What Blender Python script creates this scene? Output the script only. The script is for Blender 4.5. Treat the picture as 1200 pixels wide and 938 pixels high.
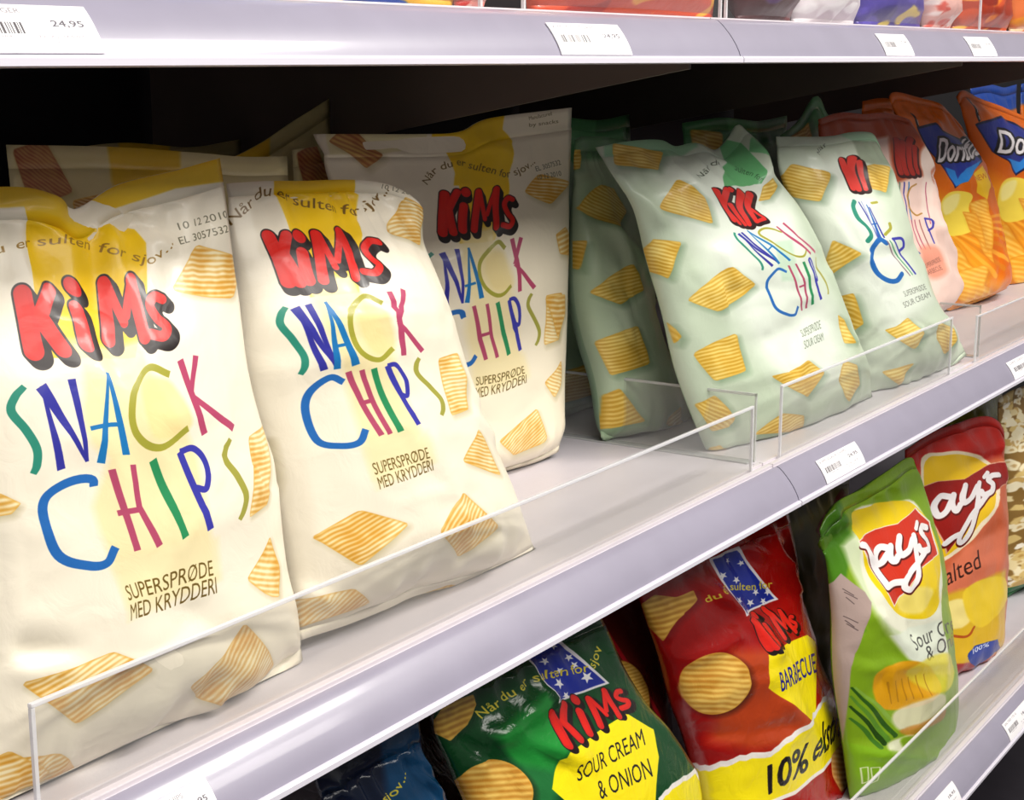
import bpy, math, random
import numpy as np

# ------------------------------------------------------------------ scene, camera, light
for o in list(bpy.data.objects):
    bpy.data.objects.remove(o)
SC = bpy.context.scene
COL = SC.collection

F, CX, CY = 1895.0, 600.0, 469.0
CAMP = np.array([0.0, -0.5, 1.45])
vx = np.array([1872 - CX, -(68 - CY), -F]); vx /= np.linalg.norm(vx)
pit = math.atan(401 / F)
up = np.array([0, math.cos(pit), math.sin(pit)])
vy = np.cross(up, vx); vy /= np.linalg.norm(vy)
RM = np.stack([vx, vy, up], 1)          # camera <- world

cam_data = bpy.data.cameras.new('camera')
cam = bpy.data.objects.new('camera', cam_data)
COL.objects.link(cam)
cam_data.sensor_fit = 'HORIZONTAL'
cam_data.sensor_width = 36.0
cam_data.lens = F / 1200 * 36.0
cam_data.clip_start = 0.02
from mathutils import Matrix, Vector
m3 = Matrix(RM.T.tolist()).to_4x4()
m3.translation = Vector(CAMP.tolist())
cam.matrix_world = m3
SC.camera = cam

w = bpy.data.worlds.new('world'); SC.world = w
w.use_nodes = True
w.node_tree.nodes['Background'].inputs[0].default_value = (1.0, 0.97, 0.95, 1)
w.node_tree.nodes['Background'].inputs[1].default_value = 0.14

def area(name, loc, target, sx, sy, power, col=(1, 0.96, 0.9)):
    l = bpy.data.lights.new(name, 'AREA'); l.shape = 'RECTANGLE'
    l.size = sx; l.size_y = sy; l.energy = power; l.color = col
    o = bpy.data.objects.new(name, l); COL.objects.link(o)
    o.location = loc
    d = Vector(target) - Vector(loc)
    o.rotation_euler = d.to_track_quat('-Z', 'Y').to_euler()
    return o
# fluorescent rows along the aisle ceiling
area('ceiling_lamp_near', (0.9, -1.15, 2.95), (0.9, 0.0, 1.2), 4.0, 0.35, 50)
area('ceiling_lamp_far', (1.2, -2.1, 3.0), (1.2, 0.0, 1.0), 4.5, 0.5, 50)
area('ceiling_lamp_spot', (2.1, -1.0, 2.6), (0.8, 0.0, 1.2), 0.22, 0.22, 6)

SC.view_settings.view_transform = 'Standard'
SC.view_settings.look = 'None'
SC.view_settings.exposure = 0.25
SC.view_settings.gamma = 1.0
SC.view_settings.use_curve_mapping = False

# ------------------------------------------------------------------ measuring helpers
def ray(px, py):
    return RM.T @ np.array([px - CX, -(py - CY), -F])
def at(px, py, n, d):                    # point of the plane n.P = d seen at a pixel of the photograph
    r = ray(px, py); n = np.asarray(n, float)
    return CAMP + (d - n @ CAMP) / (n @ r) * r
def pj(*P):
    q = (np.asarray(P, float) - CAMP) @ RM.T
    return np.stack([CX + F * q[..., 0] / -q[..., 2], CY - F * q[..., 1] / -q[..., 2]], -1)
def pjn(P):
    q = (P - CAMP) @ RM.T
    return np.stack([CX + F * q[..., 0] / -q[..., 2], CY - F * q[..., 1] / -q[..., 2]], -1)

ZU, ZM, ZL = 1.447, 1.094, 0.676        # bottom edges of the three price rails
ZMS, ZLS, ZUS = 1.1225, 0.703, 1.4765   # shelf surfaces
YLOW = -0.027                           # the lower shelf reaches a little further out

def tps(src, dst, lam=0.0):
    src = np.asarray(src, float); dst = np.asarray(dst, float); n = len(src)
    def U(r2): return r2 * np.log(r2 + 1e-12)
    K = U(((src[:, None] - src[None]) ** 2).sum(-1)) + lam * np.eye(n)
    Pm = np.hstack([np.ones((n, 1)), src])
    A = np.zeros((n + 3, n + 3)); A[:n, :n] = K; A[:n, n:] = Pm; A[n:, :n] = Pm.T
    sol = np.linalg.solve(A, np.vstack([dst, np.zeros((3, 2))]))
    def f(p):
        p = np.atleast_2d(np.asarray(p, float))
        k = U(((p[:, None] - src[None]) ** 2).sum(-1))
        return k @ sol[:n] + np.hstack([np.ones((len(p), 1)), p]) @ sol[n:]
    return f
def homog(src, dst):
    A = []
    for (x, y), (u, v) in zip(src, dst):
        A.append([x, y, 1, 0, 0, 0, -u * x, -u * y, -u]); A.append([0, 0, 0, x, y, 1, -v * x, -v * y, -v])
    h = np.linalg.svd(np.array(A, float))[2][-1].reshape(3, 3)
    def f(p):
        p = np.atleast_2d(np.asarray(p, float))
        q = np.hstack([p, np.ones((len(p), 1))]) @ h.T
        return q[:, :2] / q[:, 2:]
    return f
def smooth(e0, e1, x):
    t = np.clip((x - e0) / (e1 - e0), 0, 1)
    return t * t * (3 - 2 * t)
def vnoise(x, y, seed):
    rs = np.random.RandomState(seed); g = rs.rand(64, 64)
    xi = np.floor(x).astype(int); yi = np.floor(y).astype(int)
    fx = x - xi; fy = y - yi
    fx = fx * fx * (3 - 2 * fx); fy = fy * fy * (3 - 2 * fy)
    G = lambda a, b: g[a % 64, b % 64]
    return (G(xi, yi) * (1 - fx) + G(xi + 1, yi) * fx) * (1 - fy) + (G(xi, yi + 1) * (1 - fx) + G(xi + 1, yi + 1) * fx) * fy
def catmull(P, n=8, closed=False):
    P = np.asarray(P, float)
    if len(P) < 3: return P
    Q = np.vstack([P[-1], P, P[0], P[1]]) if closed else np.vstack([2 * P[0] - P[1], P, 2 * P[-1] - P[-2]])
    out = []
    for i in range(len(Q) - 3):
        a, b, c, d = Q[i:i + 4]
        for t in np.arange(n) / n:
            out.append(.5 * (2 * b + (c - a) * t + (2 * a - 5 * b + 4 * c - d) * t * t + (-a + 3 * b - 3 * c + d) * t ** 3))
    if not closed: out.append(P[-1])
    return np.array(out)
def polyline(P, t, smoothit=True):
    P = np.asarray(P, float)
    if smoothit: P = catmull(P, 6)
    L = np.r_[0, np.cumsum(np.linalg.norm(np.diff(P, axis=0), axis=1))]; L /= L[-1]
    return np.stack([np.interp(t, L, P[:, 0]), np.interp(t, L, P[:, 1])], -1)
def hexc(h):
    h = h.lstrip('#'); return np.array([int(h[i:i + 2], 16) / 255 for i in (0, 2, 4)])
def lin(c):
    c = hexc(c) if isinstance(c, str) else np.asarray(c, float)
    return tuple(np.where(c <= .04045, c / 12.92, ((c + .055) / 1.055) ** 2.4)) + (1.0,)

# ------------------------------------------------------------------ printing: draws film prints, price labels
_glyph = {}
def text_tris(s):
    if s not in _glyph:
        cu = bpy.data.curves.new('txt', 'FONT'); cu.body = s; cu.resolution_u = 3
        o = bpy.data.objects.new('txt', cu); COL.objects.link(o)
        dg = bpy.context.evaluated_depsgraph_get(); dg.update()
        me = o.evaluated_get(dg).to_mesh()
        me.calc_loop_triangles()
        V = np.array([v.co[:2] for v in me.vertices]); T = np.array([t.vertices[:] for t in me.loop_triangles])
        _glyph[s] = (V, T)
        bpy.data.objects.remove(o); bpy.data.curves.remove(cu)
    return _glyph[s]

class Canvas:
    def __init__(self, W, H, color, warp=None):
        self.W, self.H = W, H; self.u = 1.0
        self.a = np.empty((H, W, 3)); self.a[:] = hexc(color) if isinstance(color, str) else color
        self.warp = warp or (lambda p: np.atleast_2d(np.asarray(p, float)))
    def box(self, P, pad):
        x0, y0 = np.floor(P.min(0) - pad).astype(int); x1, y1 = np.ceil(P.max(0) + pad).astype(int) + 1
        x0, y0 = max(x0, 0), max(y0, 0); x1, y1 = min(x1, self.W), min(y1, self.H)
        if x1 <= x0 or y1 <= y0: return None
        X, Y = np.meshgrid(np.arange(x0, x1) + .5, np.arange(y0, y1) + .5)
        return slice(y0, y1), slice(x0, x1), X, Y
    def mix(self, ys, xs, al, col):
        col = hexc(col) if isinstance(col, str) else np.asarray(col, float)
        al = al[..., None]; self.a[ys, xs] = self.a[ys, xs] * (1 - al) + col * al
    @staticmethod
    def segdist(X, Y, P, wd=None):
        best = np.full(X.shape, 1e9)
        for i in range(len(P) - 1):
            a, b = P[i], P[i + 1]; d = b - a; L2 = d @ d + 1e-9
            t = np.clip(((X - a[0]) * d[0] + (Y - a[1]) * d[1]) / L2, 0, 1)
            r = np.hypot(X - a[0] - t * d[0], Y - a[1] - t * d[1])
            if wd is not None: r = r - (wd[i] * (1 - t) + wd[i + 1] * t)
            best = np.minimum(best, r)
        return best
    def stroke(self, P, width, col, curve=False, alpha=1.0, soft=1.0, raw=False, off=(0, 0), butt=False):
        P = np.asarray(P, float); wd = np.broadcast_to(np.asarray(width, float), (len(P),)) / 2
        if curve and len(P) > 2:
            Q = catmull(P, 8); wd = np.interp(np.linspace(0, 1, len(Q)), np.linspace(0, 1, len(P)), wd); P = Q
        if not raw: P = self.warp(P)
        P = P + np.asarray(off, float)
        b = self.box(P, wd.max() + soft + 1)
        if b is None: return
        ys, xs, X, Y = b
        al = np.clip(.5 - self.segdist(X, Y, P, wd) / soft, 0, 1) * alpha
        if butt:
            for e, e2, r in ((P[0], P[1], wd[0]), (P[-1], P[-2], wd[-1])):
                d = (e2 - e) / (np.linalg.norm(e2 - e) + 1e-9)
                al = al * np.where(np.hypot(X - e[0], Y - e[1]) < r * 1.6 + 1, np.clip(.5 + (X - e[0]) * d[0] + (Y - e[1]) * d[1], 0, 1), 1)
        self.mix(ys, xs, al, col)
    def sdf(self, X, Y, P):
        Q = np.vstack([P, P[:1]]); d = self.segdist(X, Y, Q); ins = np.zeros(X.shape, bool)
        for i in range(len(P)):
            a, b = Q[i], Q[i + 1]
            if a[1] == b[1]: continue
            c = ((a[1] <= Y) != (b[1] <= Y)) & (X < (b[0] - a[0]) * (Y - a[1]) / (b[1] - a[1]) + a[0])
            ins ^= c
        return np.where(ins, -d, d)
    def poly(self, P, col, curve=False, soft=1.0, alpha=1.0, raw=False, sub=5, off=(0, 0)):
        P = np.asarray(P, float)
        if curve: P = catmull(P, 6, True)
        else: P = np.vstack([np.linspace(P[i], P[(i + 1) % len(P)], sub, endpoint=False) for i in range(len(P))])
        if not raw: P = self.warp(P)
        P = P + np.asarray(off, float)
        b = self.box(P, soft + 1)
        if b is None: return
        ys, xs, X, Y = b
        self.mix(ys, xs, np.clip(.5 - self.sdf(X, Y, P) / soft, 0, 1) * alpha, col)
    def chip(self, P, direction, pitch, light='#fbecbe', dark='#d99d38', edge='#e0aa42', shadow='#8a7a40', sh=.35, rnd=True, seed=1):
        P = np.asarray(P, float)
        d2 = self.warp(np.array([P.mean(0), P.mean(0) + np.asarray(direction, float)])); dv = d2[1] - d2[0]
        sc = self.u; dv /= np.linalg.norm(dv)
        if rnd:
            Q = []
            for i in range(len(P)):
                a, b, c = P[i - 1], P[i], P[(i + 1) % len(P)]
                Q += [b + (a - b) * .17, b + (a - b) * .03 + (c - b) * .03, b + (c - b) * .17]
            P = np.array(Q)
        Pw = self.warp(catmull(P, 4, True)); pad = 12 * sc
        b = self.box(Pw, pad)
        if b is None: return
        ys, xs, X, Y = b
        d = self.sdf(X, Y, Pw)
        ds = self.sdf(X - 2.5 * sc, Y - 4 * sc, Pw)
        self.mix(ys, xs, sh * np.clip(.5 - ds / (9 * sc), 0, 1), shadow)
        q = (X * -dv[1] + Y * dv[0]); r = X * dv[0] + Y * dv[1]
        wob = 1.0 * sc * (vnoise(r / (12 * sc), q / (24 * sc), seed) - .5) * 2
        st = .5 + .5 * np.sin(2 * np.pi * (q + wob) / (pitch * sc))
        nz = vnoise(X / (7 * sc), Y / (7 * sc), seed + 5)
        lo = vnoise(X / (22 * sc), Y / (22 * sc), seed + 8)
        col = hexc(dark) + (hexc(light) - hexc(dark)) * np.clip(.12 + st * .72 + .35 * (nz - .5) + .7 * (lo - .5), 0, 1)[..., None]
        e = np.clip(1 + d / (2.6 * sc), 0, 1)[..., None]
        col = col * (1 - .75 * e) + hexc(edge) * .75 * e
        al = np.clip(.5 - d / 1.2, 0, 1)[..., None]
        self.a[ys, xs] = self.a[ys, xs] * (1 - al) + col * al
    def text(self, s, path, height, col, upv=None, alpha=1.0, bold=0.0, pad=0.0):
        """text s fitted along a baseline path; height = cap height in path units"""
        if not s.strip(): return
        V, T = text_tris(s)
        x0, x1 = V[:, 0].min(), V[:, 0].max()
        path = np.asarray(path, float)
        pp = catmull(path, 8) if len(path) > 2 else np.linspace(path[0], path[1], 12)
        L = np.r_[0, np.cumsum(np.linalg.norm(np.diff(pp, axis=0), axis=1))]
        u = (V[:, 0] - x0) / (x1 - x0) * L[-1]
        bx = np.interp(u, L, pp[:, 0]); by = np.interp(u, L, pp[:, 1])
        e = L[-1] * .02
        tx = np.interp(u + e, L, pp[:, 0]) - np.interp(u - e, L, pp[:, 0]); ty = np.interp(u + e, L, pp[:, 1]) - np.interp(u - e, L, pp[:, 1])
        n = np.hypot(tx, ty) + 1e-9
        hx, hy = (ty / n, -tx / n) if upv is None else (np.full_like(u, upv[0]), np.full_like(u, upv[1]))
        h = V[:, 1] / .72 * height
        Pw = self.warp(np.stack([bx + hx * h, by + hy * h], -1))
        b = self.box(Pw, 2 + bold)
        if b is None: return
        ys, xs, X, Y = b
        S = 3
        hh, ww = X.shape
        m = np.zeros((hh * S, ww * S), bool)
        ox, oy = xs.start, ys.start
        Q = (Pw - [ox, oy]) * S
        for t in T:
            a, bb, c = Q[t]
            lx, ly = np.floor(np.minimum(np.minimum(a, bb), c)).astype(int); rx, ry = np.ceil(np.maximum(np.maximum(a, bb), c)).astype(int) + 1
            lx, ly = max(lx, 0), max(ly, 0); rx, ry = min(rx, ww * S), min(ry, hh * S)
            if rx <= lx or ry <= ly: continue
            gx, gy = np.meshgrid(np.arange(lx, rx) + .5, np.arange(ly, ry) + .5)
            f = lambda p, q: (q[0] - p[0]) * (gy - p[1]) - (q[1] - p[1]) * (gx - p[0])
            f1, f2, f3 = f(a, bb), f(bb, c), f(c, a)
            m[ly:ry, lx:rx] |= ((f1 >= 0) & (f2 >= 0) & (f3 >= 0)) | ((f1 <= 0) & (f2 <= 0) & (f3 <= 0))
        if bold > 0:
            r = max(1, int(round(bold * S))); mm = m.copy()
            for dx in range(-r, r + 1):
                for dy in range(-r, r + 1):
                    if dx * dx + dy * dy <= r * r: mm |= np.roll(np.roll(m, dx, 1), dy, 0)
            m = mm
        cov = m.reshape(hh, S, ww, S).mean((1, 3))
        self.mix(ys, xs, cov * alpha, col)
    def mottle(self, amount, scale, seed):
        Y, X = np.mgrid[0:self.H, 0:self.W]
        n = vnoise(X / scale, Y / scale, seed) - .5
        self.a = np.clip(self.a * (1 + amount * n[..., None]), 0, 1)
    def image(self, name):
        im = bpy.data.images.new(name, self.W, self.H)
        px = np.ones((self.H, self.W, 4), np.float32); px[..., :3] = np.clip(self.a[::-1], 0, 1)
        im.pixels.foreach_set(px.ravel()); im.update(); im.pack()
        return im

# KiMs style bubble letters, in their own small frame (x 30..585, y 415..710)
LOGO = [([(72, 485), (108, 678)], 72), ([(165, 470), (128, 560)], 56), ([(128, 560), (205, 672)], 64),
        ([(238, 464), (242, 466)], 74), ([(256, 535), (286, 655)], 64),
        ([(350, 448), (364, 642)], 54), ([(360, 450), (416, 585), (424, 622)], 36), ([(440, 438), (424, 560), (426, 622)], 36), ([(442, 436), (484, 632)], 52)]
LOGO_S = ([(548, 500), (522, 492), (506, 522), (530, 566), (562, 596), (548, 628), (508, 622)], 40)
def draw_logo(c, f, px, red='#da1409', dark='#1b0d0c', shadow=(22, 26), thin=1.0):
    """f maps the letter frame to the drawing; px = drawing pixels per frame unit"""
    sh = np.array(shadow)
    S = [(np.linspace(a[0], a[1], 5), wd, False) for a, wd in LOGO] + [(np.array(LOGO_S[0]), LOGO_S[1], True)]
    for k in (1.0, .66, .33, 0):
        for P, wd, cv in S: c.stroke(f(np.array(P, float) + sh * k), (wd * thin + 15) * px, dark, cv)
    for P, wd, cv in S: c.stroke(f(np.array(P, float)), wd * thin * px, red, cv)
    for P, wd, cv in S: c.stroke(f(np.array(P, float) + np.array([-6, -8])), wd * thin * px * .55, '#e42414', cv, alpha=.5, soft=6 * px + 1)
LOGO_PTS = [(30, 460), (120, 710), (440, 415), (585, 630)]

# ------------------------------------------------------------------ materials
def principled(name, color=None, rough=.5, metallic=0.0, spec=.5, coat=0.0, bump=0.0, bscale=60.0, img=None, mott=0.0):
    m = bpy.data.materials.new(name); m.use_nodes = True
    nt = m.node_tree; b = nt.nodes['Principled BSDF']
    b.inputs['Roughness'].default_value = rough; b.inputs['Metallic'].default_value = metallic
    b.inputs['Specular IOR Level'].default_value = spec
    b.inputs['Coat Weight'].default_value = coat; b.inputs['Coat Roughness'].default_value = .08
    if color is not None: b.inputs['Base Color'].default_value = lin(color)
    tc = nt.nodes.new('ShaderNodeTexCoord')
    if img is not None:
        t = nt.nodes.new('ShaderNodeTexImage'); t.image = img; t.extension = 'EXTEND'
        nt.links.new(tc.outputs['UV'], t.inputs['Vector']); nt.links.new(t.outputs['Color'], b.inputs['Base Color'])
    if mott > 0 and img is None:
        n2 = nt.nodes.new('ShaderNodeTexNoise'); n2.inputs['Scale'].default_value = 25; n2.inputs['Detail'].default_value = 5
        r = nt.nodes.new('ShaderNodeMapRange'); r.inputs[3].default_value = 1 - mott; r.inputs[4].default_value = 1 + mott
        mx = nt.nodes.new('ShaderNodeVectorMath'); mx.operation = 'SCALE'; mx.inputs[0].default_value = lin(color)[:3]
        nt.links.new(tc.outputs['Object'], n2.inputs['Vector']); nt.links.new(n2.outputs['Fac'], r.inputs[0])
        nt.links.new(r.outputs[0], mx.inputs['Scale']); nt.links.new(mx.outputs[0], b.inputs['Base Color'])
    if bump > 0:
        n = nt.nodes.new('ShaderNodeTexNoise'); n.inputs['Scale'].default_value = bscale; n.inputs['Detail'].default_value = 4
        n.inputs['Distortion'].default_value = 1.2
        bp = nt.nodes.new('ShaderNodeBump'); bp.inputs['Strength'].default_value = bump; bp.inputs['Distance'].default_value = .004
        nt.links.new(tc.outputs['Object'], n.inputs['Vector']); nt.links.new(n.outputs['Fac'], bp.inputs['Height'])
        nt.links.new(bp.outputs['Normal'], b.inputs['Normal'])
    return m
def clear_plastic(name, tint=(1, 1, 1), haze=.05):
    m = bpy.data.materials.new(name); m.use_nodes = True
    nt = m.node_tree; nt.nodes.clear()
    out = nt.nodes.new('ShaderNodeOutputMaterial')
    tr = nt.nodes.new('ShaderNodeBsdfTransparent'); tr.inputs[0].default_value = (*tint, 1)
    gl = nt.nodes.new('ShaderNodeBsdfGlossy'); gl.inputs['Roughness'].default_value = .04
    df = nt.nodes.new('ShaderNodeBsdfDiffuse'); df.inputs[0].default_value = (.9, .9, .92, 1)
    fr = nt.nodes.new('ShaderNodeFresnel'); fr.inputs[0].default_value = 1.25
    m1 = nt.nodes.new('ShaderNodeMixShader'); m1.inputs[0].default_value = haze
    m2 = nt.nodes.new('ShaderNodeMixShader')
    nt.links.new(tr.outputs[0], m1.inputs[1]); nt.links.new(df.outputs[0], m1.inputs[2])
    ge = nt.nodes.new('ShaderNodeNewGeometry'); iv = nt.nodes.new('ShaderNodeMath'); iv.operation = 'SUBTRACT'; iv.inputs[0].default_value = 1.0
    mu = nt.nodes.new('ShaderNodeMath'); mu.operation = 'MULTIPLY'
    nt.links.new(ge.outputs['Backfacing'], iv.inputs[1]); nt.links.new(iv.outputs[0], mu.inputs[0]); nt.links.new(fr.outputs[0], mu.inputs[1])
    nt.links.new(mu.outputs[0], m2.inputs[0]); nt.links.new(m1.outputs[0], m2.inputs[1]); nt.links.new(gl.outputs[0], m2.inputs[2])
    nt.links.new(m2.outputs[0], out.inputs[0])
    return m
M_board = principled('shelf_enamel', '#cfc9d0', .42, bump=.05, bscale=300, mott=.06)
M_rail = principled('rail_plastic', '#9b96a8', .33, spec=.6, coat=.5, mott=.10)
M_rim = principled('rail_rim', '#e6e2ee', .25, coat=.3)
M_channel = principled('channel_plastic', '#d8d0d6', .3, coat=.2, mott=.05)
M_under = principled('bracket_enamel', '#5e5148', .5)
M_back = principled('back_panel', '#120e11', .6, mott=.1)
M_floor = principled('dark_floor', '#39343c', .35, mott=.25)
M_clear = clear_plastic('clear_acrylic', (.95, .95, .94), .06)
M_clear_thin = clear_plastic('clear_acrylic_thin', (1, 1, 1), .015)
M_edge = clear_plastic('acrylic_edge', (.9, .88, .9), .62)
M_paper = principled('label_paper', '#f4f1f3', .5)

# ------------------------------------------------------------------ mesh helpers
def link_mesh(name, V, Fc, mats, parent=None, uv=None, smoothf=True, midx=None):
    me = bpy.data.meshes.new(name)
    me.from_pydata([tuple(map(float, v)) for v in V], [], [tuple(map(int, f)) for f in Fc])
    for m in mats: me.materials.append(m)
    if midx is not None: me.polygons.foreach_set('material_index', np.asarray(midx, np.int32))
    if uv is not None:
        ul = me.uv_layers.new(name='UVMap')
        vi = np.empty(len(me.loops), np.int32); me.loops.foreach_get('vertex_index', vi)
        ul.data.foreach_set('uv', np.asarray(uv, np.float32)[vi].ravel())
    me.polygons.foreach_set('use_smooth', np.full(len(me.polygons), smoothf))
    me.update(); me.validate()
    o = bpy.data.objects.new(name, me); COL.objects.link(o)
    if parent is not None:
        o.parent = parent; o.location = -Vector(parent.location)
    return o
def tag(o, label=None, cat=None, group=None, kind=None):
    if label: o['label'] = label
    if cat: o['category'] = cat
    if group: o['group'] = group
    if kind: o['kind'] = kind
    return o
def empty(name, loc, label, cat, group=None):
    o = bpy.data.objects.new(name, None); COL.objects.link(o); o.location = loc; o.empty_display_size = .02
    return tag(o, label, cat, group)
class MB:
    def __init__(s): s.V, s.F = [], []
    def box(s, x0, x1, y0, y1, z0, z1):
        n = len(s.V)
        s.V += [(x, y, z) for z in (z0, z1) for y in (y0, y1) for x in (x0, x1)]
        s.F += [tuple(n + i for i in f) for f in ((0, 2, 3, 1), (4, 5, 7, 6), (0, 1, 5, 4), (2, 6, 7, 3), (0, 4, 6, 2), (1, 3, 7, 5))]
        return s
    def prism(s, prof, x0, x1):          # (y, z) profile swept along x
        n, k = len(s.V), len(prof)
        s.V += [(x0, y, z) for y, z in prof] + [(x1, y, z) for y, z in prof]
        s.F += [tuple(n + i for i in range(k)), tuple(n + k + i for i in reversed(range(k)))]
        s.F += [(n + i, n + k + i, n + k + (i + 1) % k, n + (i + 1) % k) for i in range(k)]
        return s
    def prism_x(s, prof, y0, y1):        # (x, z) profile swept along y
        n, k = len(s.V), len(prof)
        s.V += [(x, y0, z) for x, z in prof] + [(x, y1, z) for x, z in prof]
        s.F += [tuple(n + i for i in reversed(range(k))), tuple(n + k + i for i in range(k))]
        s.F += [(n + i, n + (i + 1) % k, n + k + (i + 1) % k, n + k + i) for i in range(k)]
        return s
    def build(s, name, mat, parent=None, bevel=0.0, smoothf=False):
        o = link_mesh(name, s.V, s.F, [mat], parent, smoothf=smoothf)
        if bevel:
            b = o.modifiers.new('bevel', 'BEVEL'); b.width = bevel; b.segments = 2
        return o

# ------------------------------------------------------------------ setting
tag(MB().box(-1.5, 5, -3.0, .62, -.02, 0).build('floor', M_floor), kind='structure')
tag(MB().box(-.6, 4.2, .56, .60, 0, 2.1).build('wall_back', M_back), kind='structure')

SEAM_M, SEAM_U, SEAM_L = 1.1886, 1.0552, 1.1886
def shelf(name, label, x0, x1, yf, zb, brackets=()):
    root = empty(name, ((x0 + x1) / 2, .3, zb), label, 'shelf', 'metal shelves of the snack rack')
    g = .0008
    zs = zb + .0285
    b = MB().box(x0 + g, x1 - g, yf + .0235, .555, zb + .006, zs)
    b.build('board', M_board, root, .001)
    rim = [(-.0012, 0), (.004, -.0008), (.006, .002), (.0022, .0042), (-.0002, .0042), (-.0012, .003)]
    face = [(.0016, .0042), (.0030, .0078), (.0050, .0116), (.0074, .0154), (.0102, .0192), (.0134, .0228), (.0166, .0262), (.0200, .0290), (.0226, .0298),
            (.0236, .0290), (.0236, .004), (.006, .002)]
    r = MB().prism([(yf + y, zb + z) for y, z in face], x0 + g, x1 - g).build('price_rail', M_rail, root)
    for p in r.data.polygons: p.use_smooth = len(p.vertices) == 4
    r.data.set_sharp_from_angle(angle=math.radians(40))
    MB().prism([(yf + y, zb + z) for y, z in rim], x0 + g, x1 - g).build('rail_rim', M_rim, root)
    c = MB().box(x0 + g, x1 - g, yf + .0255, yf + .0305, zs - .001, zs + .0026).box(x0 + g, x1 - g, yf + .0345, yf + .0385, zs - .001, zs + .0022)
    c.build('riser_channel', M_channel, root, .0006)
    for bx in brackets:
        t = .0016
        prof = [(.028, zb + .006), (.553, zb + .006), (.553, zb - .094), (.50, zb - .094), (.045, zb - .0075), (.028, zb - .0045)]
        k = MB().prism(prof, bx - t, bx + t).build('bracket', M_under, root)
    return root
shelf('metal_shelf', 'upper lilac-edged shelf section on the left, its rail with a glare spot', -.3, SEAM_U, 0, ZU, (1.030,))
shelf('metal_shelf', 'upper shelf section right of the rail joint, beside the second and third small labels', SEAM_U, 2.35, 0, ZU, (1.62, 2.2))
shelf('metal_shelf', 'middle shelf section under the yellow bags with bare grey board', -.3, SEAM_M, 0, ZM)
shelf('metal_shelf', 'middle shelf section under the green and orange bags', SEAM_M, 2.9, 0, ZM)
shelf('metal_shelf', 'lowest shelf section under the dark blue and green bags', -.3, SEAM_L, YLOW, ZL)
shelf('metal_shelf', 'lowest shelf section under the red and lime green bags', SEAM_L, 3.1, YLOW, ZL)

# price labels lie on the sloping rail face
def rail_at(px, py, yf, zb):
    # plane through the face: from (yf-.001, zb) to (yf+.0206, zb+.0292)
    n = np.array([0, .0292, -.0216]); return at(px, py, n, n @ np.array([0, yf - .001, zb]))
def price_label(px0, px1, yf, zb, label, lines, price, k=1.0):
    """px0, px1: bottom left and bottom right corners in the photograph"""
    xa, xb = rail_at(*px0, yf, zb)[0], rail_at(*px1, yf, zb)[0]
    W, H = 420, 250
    c = Canvas(W, H, '#f6f3f5')
    c.text(lines[0], [(22, 44), (22 + 17 * len(lines[0]), 44)], 26, '#7d757b')
    if len(lines) > 1: c.text(lines[1], [(22, 70), (22 + 10 * len(lines[1]), 70)], 12, '#9a9298')
    rs = random.Random(sum(map(ord, price + lines[0]))); x = 34
    while x < 190:
        wd = rs.choice((3, 4, 6, 8)); c.poly([(x, 92), (x + wd, 92), (x + wd, 152), (x, 152)], '#453f45', raw=True); x += wd + rs.choice((3, 4, 6))
    c.text('5 690 184', [(60, 172), (150, 172)], 12, '#857d84')
    c.text(price, [(285, 112), (385, 112)], 34, '#55505a', bold=.6)
    c.text('Pr. Kg 166,87', [(232, 172), (370, 172)], 16, '#8a828a')
    c.text('13/04 2010', [(240, 202), (340, 202)], 13, '#a29aa2')
    img = c.image('label_print')
    mat = principled('printed_label', None, .45, img=img)
    a = np.array([0, yf + .0022 - .0012, zb + .0042 + .0006]); d = np.array([0, .0184, .0250]); n = np.array([0, -.0292, .0216]); n /= np.linalg.norm(n)
    V, Fc, uv = [], [], []
    NV = 8
    prof = []
    for i in range(NV + 1):
        t = i / NV
        # hugs the slightly hollow face of the rail
        zz = .0044 + .0182 * t
        yy = np.interp(zz, [.0042, .0078, .0116, .0154, .0192, .0228, .0262, .0290], [.0016, .0030, .0050, .0074, .0102, .0134, .0166, .0200])
        q = np.array([0, yf + yy, zb + zz]) + n * .0004
        prof.append(q)
    for lay, off in ((0, .0006), (1, 0)):
        for i, q in enumerate(prof):
            for xx, u in ((xa, 0), (xb, 1)):
                p = q + n * off; V.append((xx, p[1], p[2])); uv.append((u, i / NV))
    m = 2 * (NV + 1)
    for i in range(NV):
        Fc.append((2 * i, 2 * i + 1, 2 * i + 3, 2 * i + 2)); Fc.append((m + 2 * i, m + 2 * i + 2, m + 2 * i + 3, m + 2 * i + 1))
        Fc.append((2 * i, 2 * i + 2, m + 2 * i + 2, m + 2 * i)); Fc.append((2 * i + 1, m + 2 * i + 1, m + 2 * i + 3, 2 * i + 3))
    Fc.append((0, m, m + 1, 1)); Fc.append((2 * NV, 2 * NV + 1, m + 2 * NV + 1, m + 2 * NV))
    mid = [0 if (j % 4 == 0 and j < 4 * NV) else 1 for j in range(len(Fc))]
    o = link_mesh('price_label', V, Fc, [mat, M_paper], uv=uv, smoothf=False, midx=mid)
    return tag(o, label, 'price label', 'white price labels on the shelf rails')
price_label((-35, 80), (129, 78), 0, ZU, 'large white price label on the upper rail, cut by the left picture edge', ['KIMS BURGER', '175 G'], '24,95')
price_label((662, 74), (744, 73), 0, ZU, 'white price label with barcode on the upper rail above the tallest yellow bag', ['KIMS CO STORPS', 'SALTED'], '24,95')
price_label((1042, 73), (1075, 73), 0, ZU, 'first small white label right of the upper rail joint', ['SNACKS 200G', ''], '22,95')
price_label((1144, 73), (1172, 73), 0, ZU, 'second small white label right of the upper rail joint, above the orange bags', ['CHEESE 180G', ''], '19,95')
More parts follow.
